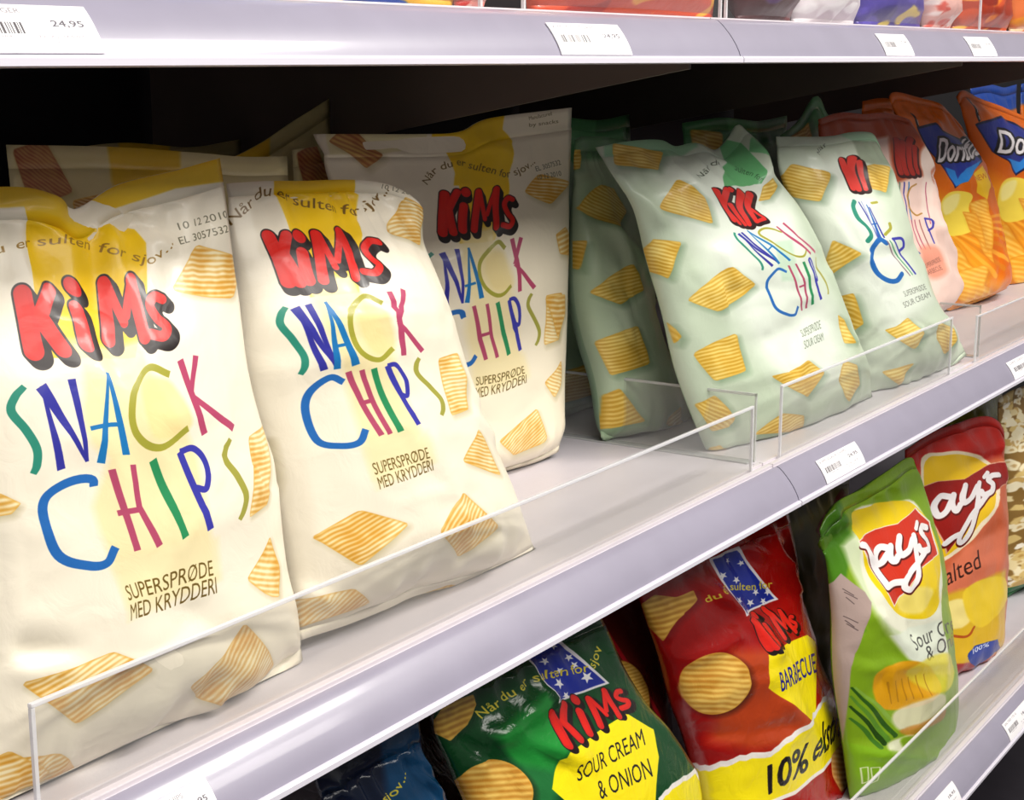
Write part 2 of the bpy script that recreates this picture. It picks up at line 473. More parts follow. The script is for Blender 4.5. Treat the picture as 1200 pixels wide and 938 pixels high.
price_label((142, 986), (252, 945), 0, ZM, 'white price label on the middle rail at the bottom picture edge', ['KIMS SNACK CHIPS', 'SUPER'], '24,95')
price_label((974, 578), (1020, 555), 0, ZM, 'white price label on the middle rail under the pale green bags', ['KIMS SNACK CHIPS', '175 G'], '24,95')
price_label((1192, 452), (1232, 428), 0, ZM, 'white price label on the middle rail under the orange bags, at the right picture edge', ['DIPS 200G', ''], '21,95')
price_label((1096, 975), (1124, 935), YLOW, ZL, 'white price label on the lowest rail, the lower of two at bottom right', ['BBQ 175 G', ''], '18,95')
price_label((1182, 868), (1208, 838), YLOW, ZL, 'white price label on the lowest rail, the upper of two at bottom right', ['SALTED 175 G', ''], '18,95')

# clear acrylic risers and dividers
def riser(label, x0, x1, y, z0, h, t=.0022, ends=True, mat=None):
    root = empty('shelf_riser', ((x0 + x1) / 2, y, z0), label, 'shelf riser', 'clear plastic risers along the shelf fronts')
    MB().box(x0 + t, x1 - t, y, y + t, z0, z0 + h - t).build('panel', mat or M_clear, root)
    MB().box(x0, x1, y - .0002, y + t + .0002, z0 + h - t, z0 + h).build('top_edge', M_edge, root, .0004)
    if ends:
        MB().box(x0, x0 + t, y, y + t, z0, z0 + h - t).build('end_edge', M_edge, root, .0003)
        MB().box(x1 - t, x1, y, y + t, z0, z0 + h - t).build('end_edge', M_edge, root, .0003)
    return root
def divider(label, x, y0, y1, z0, h, t=.002):
    root = empty('shelf_divider', (x, (y0 + y1) / 2, z0), label, 'shelf divider', 'clear plastic dividers between the bags')
    MB().box(x - t / 2, x + t / 2, y0 + .0015, y1, z0, z0 + h - .0015).build('panel', M_clear, root)
    MB().box(x - t / 2, x + t / 2, y0, y1, z0 + h - .0022, z0 + h).build('top_edge', clear_edge, root)
    MB().box(x - t / 2, x + t / 2, y0, y0 + .0015, z0, z0 + h).build('front_edge', clear_edge, root)
    MB().box(x - .011, x - .0095, y0 + .002, y1, z0, z0 + .0016).box(x - .0095, x + .003, y0 + .002, y1, z0, z0 + .0008).build('foot', clear_edge, root)
    return root
clear_edge = clear_plastic('acrylic_edge_clear', (.70, .72, .66), .42)
# riser in front of the yellow bags: corners measured at (38,938)/(35,826) and (880,488)
YR = .0312
xa = at(36, 826, (0, 1, 0), YR); xb = at(884, 485, (0, 1, 0), YR)
HR = xa[2] - ZMS
riser('long clear riser in front of the yellow bags on the middle shelf', xa[0], xb[0], YR, ZMS, HR)
xc = at(917, 452, (0, 1, 0), YR); xd = at(1118, 358, (0, 1, 0), YR)
riser('clear riser in front of the pale green bags, right of the rail joint', xc[0], xd[0], YR, ZMS, xc[2] - ZMS)
xe = at(1146, 370, (0, 1, 0), YR)
riser('clear riser in front of the orange bags, beyond the pink bag', xe[0], 2.7, YR, ZMS, xe[2] - ZMS)
xv = at(888, 458, (0, 1, 0), .05)
divider('clear divider between the yellow bags and the green bags', xv[0] - .012, .045, .34, ZMS, xv[2] - ZMS)
xw = at(1141, 349, (0, 1, 0), .045)
divider('clear divider between the pink bag and the orange bags', xw[0] + .02, .042, .34, ZMS, xv[2] - ZMS)
zl = at(1110, 834, (0, 1, 0), YLOW + .031)
zr = at(1001, 936, (0, 1, 0), YLOW + .031)
riser('clear riser along the front of the lowest shelf', zr[0] - .12, 2.9, YLOW + .031, ZLS, zr[2] - ZLS)
for nm, p0, p1 in (('clear riser on the upper shelf before the blue bag', 300, 566), ('clear riser on the upper shelf before the red bag', 614, 846), ('clear riser on the upper shelf before the brown and violet bags', 851, 1150)):
    a, b = at(p0, 20, (0, 1, 0), YR), at(p1, 20, (0, 1, 0), YR)
    riser(nm, a[0], b[0], YR, ZUS - .001, .055, mat=M_clear_thin)

# ------------------------------------------------------------------ bags
class Bag:
    def __init__(s, name, label, T, R, B, L, yb, lean, zs, yaw=0.0, x0=None, bf=.035, bb=.03, seed=1, ts=.05, tb=.035, wr=.0030,
                 ns=40, nt=60, k=1.6, base='#f4ecd9', back=None, group=None, rise=.40, foot=.10, fold=(0, 0), creases=(), pleat=.0022, curl=0.0,
                 rough=.36, metallic=0.0, coat=.12, bump=.16, spec=.30, cat='bag of chips', crisp=.8, calm=(), sq=.62):
        s.name, s.label, s.group, s.cat = name, label, group, cat
        s.seed, s.ts, s.tb, s.base, s.back = seed, ts, tb, base, back or base
        s.mat = dict(rough=rough, metallic=metallic, coat=coat, bump=bump, spec=spec)
        T, R, B, L = [np.asarray(q, float) for q in (T, R, B, L)]
        tl, tr, bl, br = T[0], T[-1], B[0], B[-1]
        L = np.vstack([tl, L.reshape(-1, 2), bl]); R = np.vstack([tr, R.reshape(-1, 2), br])
        S, TT = np.linspace(0, 1, ns + 1), None
        tt = np.linspace(0, 1, nt + 1)
        # make sure the seal borders are rows of the grid
        tt[np.argmin(abs(tt - ts))] = ts; tt[np.argmin(abs(tt - (1 - tb)))] = 1 - tb
        s.S, s.tt = S, tt
        gs, gt = np.meshgrid(S, tt)
        Te, Be, Le, Re = polyline(T, S), polyline(B, S), polyline(L, tt), polyline(R, tt)
        q = (1 - gt)[..., None] * Te[None] + gt[..., None] * Be[None] + (1 - gs)[..., None] * Le[:, None] + gs[..., None] * Re[:, None]
        q -= ((1 - gs) * (1 - gt))[..., None] * tl + (gs * (1 - gt))[..., None] * tr + ((1 - gs) * gt)[..., None] * bl + (gs * gt)[..., None] * br
        s.q = q
        if x0 is None:
            mid = Be[ns // 2]; p = at(mid[0], mid[1], (0, 1, -lean), yb - lean * zs); x0 = p[0]
        n = np.array([yaw, 1, -lean]); d = yb - lean * zs + yaw * x0
        r = np.stack([q[..., 0] - CX, -(q[..., 1] - CY), np.full(q.shape[:2], -F)], -1) @ RM
        P = CAMP + ((d - n @ CAMP) / (r @ n))[..., None] * r
        nrm = n / np.linalg.norm(n) * -1
        # the loose seal leans back or forward
        fo = (fold[0] * (1 - gs) + fold[1] * gs) * np.clip(1 - gt / max(.16, ts * 2), 0, 1) ** 1.3
        P = P + np.array([0, 1, -.15]) * fo[..., None]
        # pillow profile
        cs = np.clip(4 * gs * (1 - gs), 0, 1) ** sq
        ct = smooth(ts * .9, ts + rise, gt) ** .75 * np.sqrt(np.clip(1 - np.clip((gt - (1 - tb - foot)) / (foot + tb * .1), 0, 1) ** 2.2, 0, 1))
        prof = cs * ct
        s.P0, s.nrm, s.prof = P, nrm, prof
        inner = (gt > ts - 1e-6) & (gt < 1 - tb + 1e-6)
        wv = np.zeros_like(gs)
        ar = 1.4
        for f_, a_ in ((2.6, 1.0), (5.3, .55), (10.5, .25)):
            nz = vnoise(gs * f_ + 7.1 + .6 * vnoise(gs * 3, gt * 3, seed + 9), gt * f_ * ar + 3.3, seed + int(f_ * 3))
            wv += a_ * (1 - 2 * abs(2 * nz - 1)) * .8
        for f_, a_ in ((2.3, .9), (3.9, .6)):          # sharp crease lines of thin film
            nz = vnoise(gs * f_ + 11 + .9 * vnoise(gs * 4, gt * 5, seed + 3), gt * f_ * 1.5 + 5, seed + 50 + int(f_))
            wv += a_ * (np.clip(1 - abs(2 * nz - 1), 0, 1) ** 7) * np.where(vnoise(gs * 2, gt * 2, seed + 77) > .5, 1, -1) * crisp
        for (ax, ay, rr) in calm:
            wv *= 1 - .8 * np.exp(-(((q[..., 0] - ax) ** 2 + (q[..., 1] - ay) ** 2) / rr ** 2) ** 2)
        wv *= wr * np.clip(prof, 0, 1) ** .6
        ph = 6 * vnoise(gs * 4, gt * 2.2, seed + 31)
        wv += pleat * np.sin(2 * np.pi * gs * 7 + ph * 2) * np.exp(-((gt - ts) / .09) ** 2) * np.clip(cs, 0, 1) * (gt > ts)
        wv += pleat * .8 * np.sin(2 * np.pi * gs * 6 + ph * 2.4) * np.exp(-((gt - 1 + tb) / .07) ** 2) * np.clip(cs, 0, 1) * (gt < 1 - tb)
        for (ax, ay, bx, by, wd, am) in creases:
            dd = np.array([bx - ax, by - ay], float); L2 = dd @ dd
            tq = np.clip(((q[..., 0] - ax) * dd[0] + (q[..., 1] - ay) * dd[1]) / L2, 0, 1)
            r_ = np.hypot(q[..., 0] - ax - tq * dd[0], q[..., 1] - ay - tq * dd[1]) / wd
            wv += am * np.exp(-r_ ** 1.6) * (inner | (gt < ts))
        th = .0007
        sealw = .0009 * np.sin(gs * 2 * np.pi * 2.5 + seed) * (gt < ts) 
        s.front = P + nrm * (bf * prof + wv + sealw + th * (cs > 0))[..., None]
        s.rear = P - nrm * (bb * prof + th * (cs > 0))[..., None] + nrm * sealw[..., None]
        smoothP = P + nrm * (bf * prof)[..., None]
        for A in (s.front, s.rear): A[..., 2] = np.maximum(A[..., 2], zs + .0012)
        s.pxg = pjn(smoothP)
        s.ptsz = s.front[..., 2].min()
        wpx = np.linalg.norm(np.diff(s.pxg[nt // 2], axis=0), axis=1).sum(); hpx = np.linalg.norm(np.diff(s.pxg[:, ns // 2], axis=0), axis=1).sum()
        s.k = k; s.W = int(np.clip(k * wpx, 40, 1100)); s.H = int(np.clip(k * hpx, 40, 1400))
        s.c = Canvas(s.W, s.H, base, s.px2c); s.c.u = k
        # facing test for look-up
        dx = np.gradient(s.pxg, axis=1); dy = np.gradient(s.pxg, axis=0)
        s.det = dx[..., 0] * dy[..., 1] - dx[..., 1] * dy[..., 0]
        s.dx, s.dy = dx, dy
        s.base_loc = (float(P[-1, :, 0].mean()), float(P[-1, :, 1].mean()), zs)
    def px2st(s, p):
        if not hasattr(s, '_inv'):
            nj, ni = s.det.shape; pts, st = [], []
            med = np.median(s.det)
            for j in np.unique(np.linspace(0, nj - 1, 16).astype(int)):
                for i in np.unique(np.linspace(0, ni - 1, 12).astype(int)):
                    if s.det[j, i] > .10 * med: pts.append(s.pxg[j, i] / 100); st.append((s.S[i], s.tt[j]))
            s._inv = tps(pts, st, 1e-5)
        return s._inv(np.atleast_2d(np.asarray(p, float)) / 100)
    def px2c(s, p):
        return s.px2st(p) * [s.W, s.H]
    def design(s, D, Ppx, lam=1e-4):
        """warp from design coordinates to canvas pixels by matching points"""
        f = tps(D, s.px2st(Ppx), lam)
        return lambda p: f(p) * [s.W, s.H]
    def tube(s, name, j0, j1, mats, root):
        ns = len(s.S) - 1; fr, re = s.front[j0:j1 + 1], s.rear[j0:j1 + 1]; rows = j1 - j0 + 1
        V = np.concatenate([fr.reshape(-1, 3), re[:, 1:ns].reshape(-1, 3)])
        gs, gt = np.meshgrid(s.S, s.tt[j0:j1 + 1])
        uvf = np.stack([gs, 1 - gt], -1).reshape(-1, 2); uvr = np.stack([gs, 1 - gt], -1)[:, 1:ns].reshape(-1, 2)
        nf = rows * (ns + 1)
        fi = lambda j, i: j * (ns + 1) + i
        def ri(j, i): return fi(j, i) if i in (0, ns) else nf + j * (ns - 1) + i - 1
        Fc, mi = [], []
        for j in range(rows - 1):
            for i in range(ns):
                Fc.append((fi(j, i), fi(j + 1, i), fi(j + 1, i + 1), fi(j, i + 1))); mi.append(0)
                Fc.append((ri(j, i), ri(j, i + 1), ri(j + 1, i + 1), ri(j + 1, i))); mi.append(1)
        for j, flip in ((0, 0), (rows - 1, 1)):
            for i in range(ns):
                a, b, c_, d = fi(j, i), fi(j, i + 1), ri(j, i + 1), ri(j, i)
                f = [a, b, c_, d]; f = [v for n_, v in enumerate(f) if v not in f[:n_]]
                if len(f) > 2: Fc.append(tuple(f if not flip else f[::-1])); mi.append(1)
        return link_mesh(name, V, Fc, mats, root, np.vstack([uvf, uvr]), True, mi)
    def build(s, seals=True):
        img = s.c.image(s.name + '_print')
        m1 = principled('printed_film', None, img=img, bscale=45, **s.mat)
        m2 = principled('plain_film', s.back, bscale=45, **s.mat)
        root = empty(s.name, s.base_loc, s.label, s.cat, s.group)
        jt = int(np.argmin(abs(s.tt - s.ts))); jb = int(np.argmin(abs(s.tt - (1 - s.tb))))
        s.tube('pouch', jt, jb, [m1, m2], root)
        if seals:
            s.tube('top_seal', 0, jt, [m1, m2], root); s.tube('bottom_seal', jb, len(s.tt) - 1, [m1, m2], root)
        s.root = root
        return root

# ------------------------------------------------------------------ yellow snack chips: one print, three bags at the front
R2 = homog([(268, 215), (485, 212), (628, 645), (345, 745)], [(0, 0), (1, 0), (1, 1.45), (0, 1.45)])
FEAT = dict(KTL=(307.8, 272), KBL=(340, 340), Mtop=(394.8, 263.6), sR=(451, 316.5), Stop=(326.6, 361), Sbot=(350.4, 439.4), NTL=(343.6, 361),
            NBL=(377.7, 434.3), NTR=(359, 357), NBR=(391, 431), Aap=(379.5, 354), ABL=(393, 433), ABR=(414, 428.5), CL=(405, 381), Ctop=(427, 347),
            Cte=(446, 355.8), Cbot=(441, 422), Cbe=(458, 408.7), KsT=(453.9, 342), KsB=(471, 417), KaT=(470, 339.4), KlB=(493, 412),
            C2L=(359, 483.8), C2t=(386, 442.8), C2te=(403, 448), C2b=(397.7, 523), C2be=(427.4, 503.4), HLT=(406.8, 436), HLB=(444.8, 510.6),
            HRT=(422, 434), HRB=(454.6, 508.8), IT=(435.8, 432), IB=(466.5, 506), PT=(451.8, 429), PB=(488, 498), PR=(475, 444.5),
            S2T=(485, 420.6), S2B=(514.7, 487), supL=(436, 557), medL=(441, 574), medR=(504.6, 551.5),
            ch1a=(356, 630), ch1b=(419.4, 597.6), ch1c=(477.4, 614), ch1d=(419.4, 664.6),
            ch2a=(510, 623), ch2b=(539, 575.9), ch2c=(582.5, 617.5), ch2d=(535.4, 653.8),
            cta=(449, 272), ctb=(471.6, 231), ctc=(495.5, 248), ctd=(492, 289), cra=(555, 503), crb=(539, 541.5), crc=(586, 558), crd=(564, 516))
DS = {k_: R2(v)[0] for k_, v in FEAT.items()}
logo_map = tps([(30, 460), (120, 710), (440, 415), (585, 630)], [DS['KTL'] , DS['KBL'], DS['Mtop'], DS['sR']], .0)
def lmap(p): return logo_map(p)

COLS = dict(S='#2d8a74', N='#35359a', A='#1c74b4', C='#a3a03a', K='#b5486a', C2='#2668b2', H='#b04a68', I='#2c8c58', P='#3b3ba4', S2='#a3a045')
def snack_letters(c, w, D=DS):
    """SNACK CHIPS in thin hand-drawn letters; w = stroke width in drawing pixels"""
    g = lambda *ks: [D[k_] for k_ in ks]
    mixp = lambda a, b, t: np.asarray(D[a]) * (1 - t) + np.asarray(D[b]) * t
    def S(top, bot, col, bend=.055):
        t, b = np.asarray(D[top]), np.asarray(D[bot]); d = b - t
        n = np.array([abs(d[1]), 0]) * 1.0
        c.stroke([t + d * 0 + n * .10, t + d * .10 - n * .02, t + d * .26 - n * .08, t + d * .5 + n * .05, t + d * .74 + n * .15, t + d * .9 + n * .1, b], [w * .8, w, w, w, w, w, w * .8], col, True, butt=True)
    S('Stop', 'Sbot', COLS['S'])
    c.stroke(g('NTL', 'NBL'), [w * .35, w * 1.15], COLS['N'], butt=True); c.stroke(g('NTL', 'NBR'), [w * 1.5, w * .4], COLS['N'], butt=True); c.stroke(g('NTR', 'NBR'), [w * 1.1, w * .5], COLS['N'], butt=True)
    c.stroke(g('Aap', 'ABL'), [w * .3, w * 1.1], COLS['A'], butt=True); c.stroke(g('Aap', 'ABR'), [w * .6, w * 1.3], COLS['A'], butt=True)
    c.stroke([mixp('Aap', 'ABL', .68), mixp('Aap', 'ABR', .68)], w * .6, COLS['A'], butt=True)
    c.stroke(g('Cte', 'Ctop') + [mixp('Ctop', 'CL', .55) + np.array([-.025, -.01])] + g('CL') + [mixp('CL', 'Cbot', .5) + np.array([-.03, .03])] + g('Cbot', 'Cbe'), w * .95, COLS['C'], True, butt=True)
    c.stroke(g('KsT', 'KsB'), w * 1.1, COLS['K'], butt=True)
    m = mixp('KsT', 'KsB', .5); c.stroke([D['KaT'], m], [w, w * .8], COLS['K'], butt=True); c.stroke([m, D['KlB']], [w * .8, w * 1.1], COLS['K'], butt=True)
    c.stroke(g('C2te', 'C2t') + [mixp('C2t', 'C2L', .5) + np.array([-.03, -.012])] + g('C2L') + [mixp('C2L', 'C2b', .5) + np.array([-.035, .03])] + g('C2b') + [mixp('C2b', 'C2be', .55) + np.array([.012, .02])] + g('C2be'), w * 1.15, COLS['C2'], True, butt=True)
    c.stroke(g('HLT', 'HLB'), w, COLS['H'], butt=True); c.stroke(g('HRT') + [mixp('HRT', 'HRB', .45)] + g('HRB'), w * .9, COLS['H'], butt=True); c.stroke([mixp('HLT', 'HLB', .5), mixp('HRT', 'HRB', .48)], w * .8, COLS['H'], butt=True)
    c.stroke(g('IT', 'IB'), w * 1.1, COLS['I'], butt=True)
    c.stroke(g('PT', 'PB'), w * 1.05, COLS['P'], butt=True)
    pt, pm = np.asarray(D['PT']), mixp('PT', 'PB', .5); pr = np.asarray(D['PR'])
    c.stroke([pt, pt * .45 + pr * .55 + np.array([0, -.028]), pr, pr * .5 + pm * .5 + np.array([.012, .03]), pm], w * .9, COLS['P'], True, butt=True)
    S('S2T', 'S2B', COLS['S2'])

ARC_D = R2([(269, 263), (290, 246), (313, 233), (345, 240), (372, 246), (405, 251), (420, 252), (441, 240), (455, 225)])
LK = [(72, 485), (108, 678), (240, 465), (286, 655), (350, 448), (442, 436), (364, 642), (484, 632), (548, 500), (562, 596), (508, 622)]
def logo_by(b, pts, lam=1e-3):
    f = tps(np.array(LK, float) / 100, pts, lam); return lambda p: f(np.asarray(p, float) / 100)
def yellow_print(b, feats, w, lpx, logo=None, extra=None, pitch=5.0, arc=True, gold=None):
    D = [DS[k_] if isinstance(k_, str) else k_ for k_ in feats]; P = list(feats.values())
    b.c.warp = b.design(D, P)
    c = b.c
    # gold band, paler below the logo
    if gold: c.warp = b.px2c; c.poly(gold, '#f6c916', soft=3); c.warp = b.design(D, P)
    else: c.poly([(.19, -.25), (.66, -.25), (.64, .05), (.60, .25), (.52, .50), (.28, .50), (.25, .24), (.2, .05)], '#f6c916', soft=3)
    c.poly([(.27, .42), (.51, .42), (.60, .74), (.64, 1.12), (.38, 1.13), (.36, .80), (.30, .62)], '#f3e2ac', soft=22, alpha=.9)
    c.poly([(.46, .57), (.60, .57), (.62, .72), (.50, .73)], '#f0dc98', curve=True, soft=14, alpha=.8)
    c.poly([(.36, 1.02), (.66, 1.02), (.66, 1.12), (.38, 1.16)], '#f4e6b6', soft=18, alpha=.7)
    # ridged chips
    ch = lambda pts, dr, _=0, sd=1: c.chip(pts, dr, pitch, seed=sd)
    ch([DS['ch1a'], DS['ch1b'], DS['ch1c'], DS['ch1d']], (.12, -.02), .030, 3)
    ch([DS['ch2a'], DS['ch2b'], DS['ch2c'], DS['ch2d']], (.10, -.06), .028, 4)
    ch([DS['cta'], DS['ctb'], DS['ctc'], DS['ctd']], (.1, .02), .028, 5)
    ch(R2([(511, 421), (538, 413), (546, 480), (526, 488)]), (.1, .0), .028, 6)
    ch([DS['cra'] , DS['crd'], DS['crc'], DS['crb']], (.1, .03), .03, 7)
    ch(R2([(262, 440), (287, 436), (299, 490), (262, 470)]), (.1, .03), .03, 9)
    ch(R2([(338, 713), (416, 692), (450, 712), (351, 752)]), (.1, -.05), .03, 8)
    ch(R2([(470, 735), (560, 690), (590, 705), (490, 760)]), (.1, -.05), .03, 10)
    if extra: extra(c)
    if arc: c.text('Når du er sulten for sjov...', ARC_D, .048, '#7a5a22')
    W0 = c.warp; c.warp = b.px2c; draw_logo(c, logo, lpx); c.warp = W0
    snack_letters(c, w)
    u_ = np.array([-.01, -.055])
    c.text('SUPERSPRØDE', [DS['supL'], DS['supL'] + (DS['medR'] - DS['medL']) * .98 + np.array([0, .004])], .036, '#6b551f')
    c.text('MED KRYDDERI', [DS['medL'], DS['medR']], .036, '#6b551f')

CRN = {(0., 0.): 0, (1., 0.): 1, (1., 1.45): 2, (0., 1.45): 3}
# front left
Y1 = Bag('chips_bag', 'large cream and yellow snack chips bag at the front left, cut by the picture edge',
         T=[(-52, 222), (0, 219), (34, 221), (66, 231), (93, 245), (136, 217), (205, 200), (258, 185)],
         R=[(268, 260), (277, 335), (286, 430), (300, 487), (316, 540), (324, 600), (331, 660), (345, 710)],
         B=[(-30, 968), (43, 938), (133, 890), (240, 847), (330, 795), (355, 774)],
         L=[(-60, 400), (-52, 600), (-42, 800)], yb=.060, lean=.14, zs=ZMS, calm=[(200, 700, 70)], yaw=0, bf=.032, bb=.018, seed=3, k=2.1, ts=.055, tb=.03,
         base='#f4ebd6', ns=56, nt=80, wr=.0022, foot=.19, pleat=.0030, group='cream and yellow snack chips bags',
         creases=[(93, 245, 165, 270, 12, -.006), (150, 262, 185, 290, 9, .004), (0, 262, 60, 250, 16, .003), (0, 760, 60, 765, 14, -.004), (60, 765, 0, 785, 14, .004),
                  (150, 870, 215, 800, 16, -.006), (230, 830, 250, 790, 16, .004), (175, 720, 215, 740, 20, -.003), (225, 880, 300, 800, 10, .004), (90, 900, 150, 860, 14, .004), (255, 840, 350, 765, 9, -.004), (325, 745, 352, 770, 8, .004)])
f1 = dict(KTL=(10, 337), KBL=(40, 421), Mtop=(150, 321.6), sR=(199.7, 395), Stop=(13.6, 455), Sbot=(36.6, 555.7), NTL=(42.7, 453), NBL=(70.8, 550.8), NTR=(78.5, 444.5),
          NBR=(100, 541), Aap=(118.8, 437.7), ABL=(119.6, 542.5), ABR=(146.5, 533.7), CL=(148.5, 470), Ctop=(170.6, 431), Cte=(196, 439.4), Cbot=(185.5, 525),
          Cbe=(218.8, 502), KsT=(208, 422), KsB=(239, 509), KaT=(227, 417), KlB=(271, 502), C2L=(48.8, 607), C2t=(88, 563), C2te=(110, 570), C2b=(100, 663),
          C2be=(132, 641), HLT=(129.4, 551), HLB=(157, 646), HRT=(155, 545), HRB=(182, 640), IT=(176.8, 539.6), IB=(211, 630), PT=(210, 530), PB=(242.7, 620.6),
          PR=(240.7, 546), S2T=(261, 516.6), S2B=(277, 609.4), supL=(146.5, 704.6), medL=(149, 728), medR=(253, 695), ch1a=(17, 800), ch1b=(130, 763),
          ch1c=(180, 785), ch1d=(90, 851), ch2a=(222, 805), ch2b=(285.6, 729), ch2c=(320, 780), ch2d=(251.5, 829), cta=(198, 340), ctb=(228.6, 286), ctc=(283, 303),
          ctd=(273, 350.6), cra=(314, 628), crd=(325, 660), crc=(327, 700), crb=(287, 680))
def ex1(c):
    W0 = c.warp; c.warp = Y1.px2c
    c.poly([(-70, 200), (0, 200), (60, 215), (95, 232), (135, 205), (256, 172), (275, 205), (262, 213), (205, 221), (150, 239), (112, 256), (128, 266), (92, 266), (60, 256), (26, 243), (-70, 245)], '#f4cb30', soft=5)
    for y_, s_ in ((279, 'EL 3057532'), (262, '10 12 2010')):
        c.text(s_, [(209, y_ + 8), (266, y_ - 7)], 9, '#6f6a52')
    c.chip([(-40, 590), (-5, 578), (22, 590), (10, 603), (-40, 610)], (10, -2), 7, seed=2)
    c.chip([(-40, 900), (10, 880), (60, 905), (-10, 945)], (10, -3), 7, seed=8)
    c.warp = W0
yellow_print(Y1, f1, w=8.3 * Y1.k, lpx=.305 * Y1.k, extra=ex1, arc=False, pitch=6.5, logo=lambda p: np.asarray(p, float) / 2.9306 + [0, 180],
             gold=[(20, 225), (24, 240), (30, 285), (37, 335), (52, 420), (152, 420), (170, 350), (168, 285), (160, 268), (120, 256), (90, 240)])
Y1.c.warp = Y1.px2c
Y1.c.text('Når du er sulten for sjov...', [(-55, 330), (-30, 305), (0, 297), (30, 290), (60, 287), (90, 290), (120, 297), (150, 304), (172, 310), (188, 300), (200, 286)], 12, '#9a7420')
Y1.build()

Y2 = Bag('chips_bag', 'cream and yellow snack chips bag in the middle of the front three',
         T=[(267, 215), (300, 213), (350, 212), (410, 211), (450, 215), (474, 226), (489, 240)],
         R=[(495, 262), (497, 292), (512, 350), (533, 415), (550, 470), (562, 500), (588, 556), (606, 600)],
         B=[(350, 752), (362, 747), (405, 733), (455, 713), (485, 699), (535, 686), (586, 671), (629, 648)],
         L=[(270, 300), (281, 430), (308, 540), (332, 660)], yb=.066, lean=.17, zs=ZMS, bf=.034, bb=.030, seed=11, k=2.1, ts=.03, tb=.022,
         base='#f4ebd6', ns=56, nt=80, wr=.0022, foot=.19, rise=.3, pleat=.0030, group='cream and yellow snack chips bags',
         creases=[(330, 690, 360, 705, 8, .005), (400, 735, 455, 690, 10, -.004), (440, 715, 500, 690, 8, .004), (540, 690, 600, 640, 9, -.003), (470, 690, 500, 655, 14, -.005), (500, 660, 545, 640, 14, .003), (455, 230, 495, 250, 8, .003), (500, 440, 525, 470, 12, .004), (520, 490, 550, 510, 10, .003)])
f2 = {k_: v for k_, v in FEAT.items()}
def ex2(c):
    W0 = c.warp; c.warp = Y2.px2c
    c.text('10 12 2010', [(447, 221), (486, 232)], 6, '#6f6a52')
    c.chip([(289, 514), (307, 512), (316, 560), (309, 592), (300, 575)], (10, 0), 6.5, seed=12)
    c.warp = W0
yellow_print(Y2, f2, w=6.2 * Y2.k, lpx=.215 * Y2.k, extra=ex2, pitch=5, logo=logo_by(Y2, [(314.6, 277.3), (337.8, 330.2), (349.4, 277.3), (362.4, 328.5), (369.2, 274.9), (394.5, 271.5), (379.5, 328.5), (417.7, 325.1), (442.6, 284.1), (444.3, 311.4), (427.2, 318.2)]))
Y2.build()

bl3 = pj(.915, .205, ZMS)
Y3 = Bag('chips_bag', 'tallest cream and yellow snack chips bag, set back beside the green bags',
         T=[(381, 155), (428, 155), (491, 156), (543, 154), (566, 142), (589, 136), (671, 126)],
         R=[(668, 200), (665, 270), (663, 340), (660, 420), (657, 490)],
         B=[tuple(bl3), (500, 586), (592, 554), (630, 541), (655, 529)],
         L=[(392, 260), (405, 400), (425, 520)], yb=.204, lean=.13, zs=ZMS, yaw=.16, bf=.030, bb=.016, seed=21, k=2.0, ts=.065, tb=.02,
         base='#f3e9d0', ns=52, nt=72, wr=.0020, foot=.15, fold=(.012, 0), group='cream and yellow snack chips bags',
         creases=[(385, 180, 470, 178, 10, .004), (440, 172, 545, 168, 8, -.005), (560, 165, 600, 180, 9, .003), (600, 540, 650, 500, 14, .003), (560, 500, 600, 470, 20, -.002)])
f3 = dict(KTL=(513, 225), Mtop=(582, 217), sR=(606, 258), KBL=(517, 282), NTL=(516.3, 296.6), NBL=(524, 360), NTR=(533.5, 292), NBR=(540, 356), Aap=(547.7, 290.8),
          ABL=(546, 354.7), ABR=(563, 350), CL=(561.5, 316), Ctop=(583, 283), Cbot=(583, 346), KsT=(600, 280), KsB=(609, 342), KaT=(610.4, 278.4), KlB=(626, 337.5),
          C2te=(542.7, 373), C2be=(556.8, 417), HLT=(553, 359), HLB=(568, 422), HRT=(569.6, 356.6), HRB=(581, 419), IT=(582, 354), IB=(594, 415.5), PT=(596.4, 351.5),
          PB=(608, 411), PR=(608, 363), S2T=(619.5, 345), S2B=(627, 405), supL=(556.8, 452), medL=(554, 467), medR=(614, 449), ch2a=(583.6, 516.6), ch2b=(628.4, 478),
          ch2c=(638, 514), ch2d=(597.7, 534.5), cta=(613, 225), ctb=(632, 203.6), ctc=(666, 213.7), ctd=(645, 240), cra=(656, 422), crd=(657, 445), crc=(649, 465), crb=(635, 449))
def ex3(c):
    W0 = c.warp; c.warp = Y3.px2c
    c.poly([(505, 150), (560, 135), (588, 128), (585, 150), (600, 165), (600, 190), (592, 218), (531, 218), (534, 182), (508, 172)], '#f2c820', soft=3)
    c.poly([(381, 150), (500, 150), (500, 172), (450, 180), (381, 182)], '#e9dfae', soft=4)
    c.chip([(383, 166), (395, 156), (420, 156), (447, 182), (430, 198)], (10, 5), 6, dark='#a5603a', light='#d9b36a', edge='#b07a48', seed=14)
    c.text('Manufactured', [(619, 141), (647, 135)], 4.5, '#7a6a40'); c.text('by snacks', [(619, 149), (655, 144)], 4.5, '#7a6a40')
    c.text('EL 3057532', [(628, 201), (656, 193)], 6, '#6f6a52'); c.text('10 12 2010', [(630, 211), (656, 206)], 6, '#6f6a52')
    c.chip([(637, 349), (663, 345), (662, 366), (652.7, 397.6)], (10, 0), 6, seed=15)
    c.chip([(650, 275), (662, 266), (672, 280), (672, 300), (655, 298)], (10, -4), 6, seed=16)
    c.warp = W0
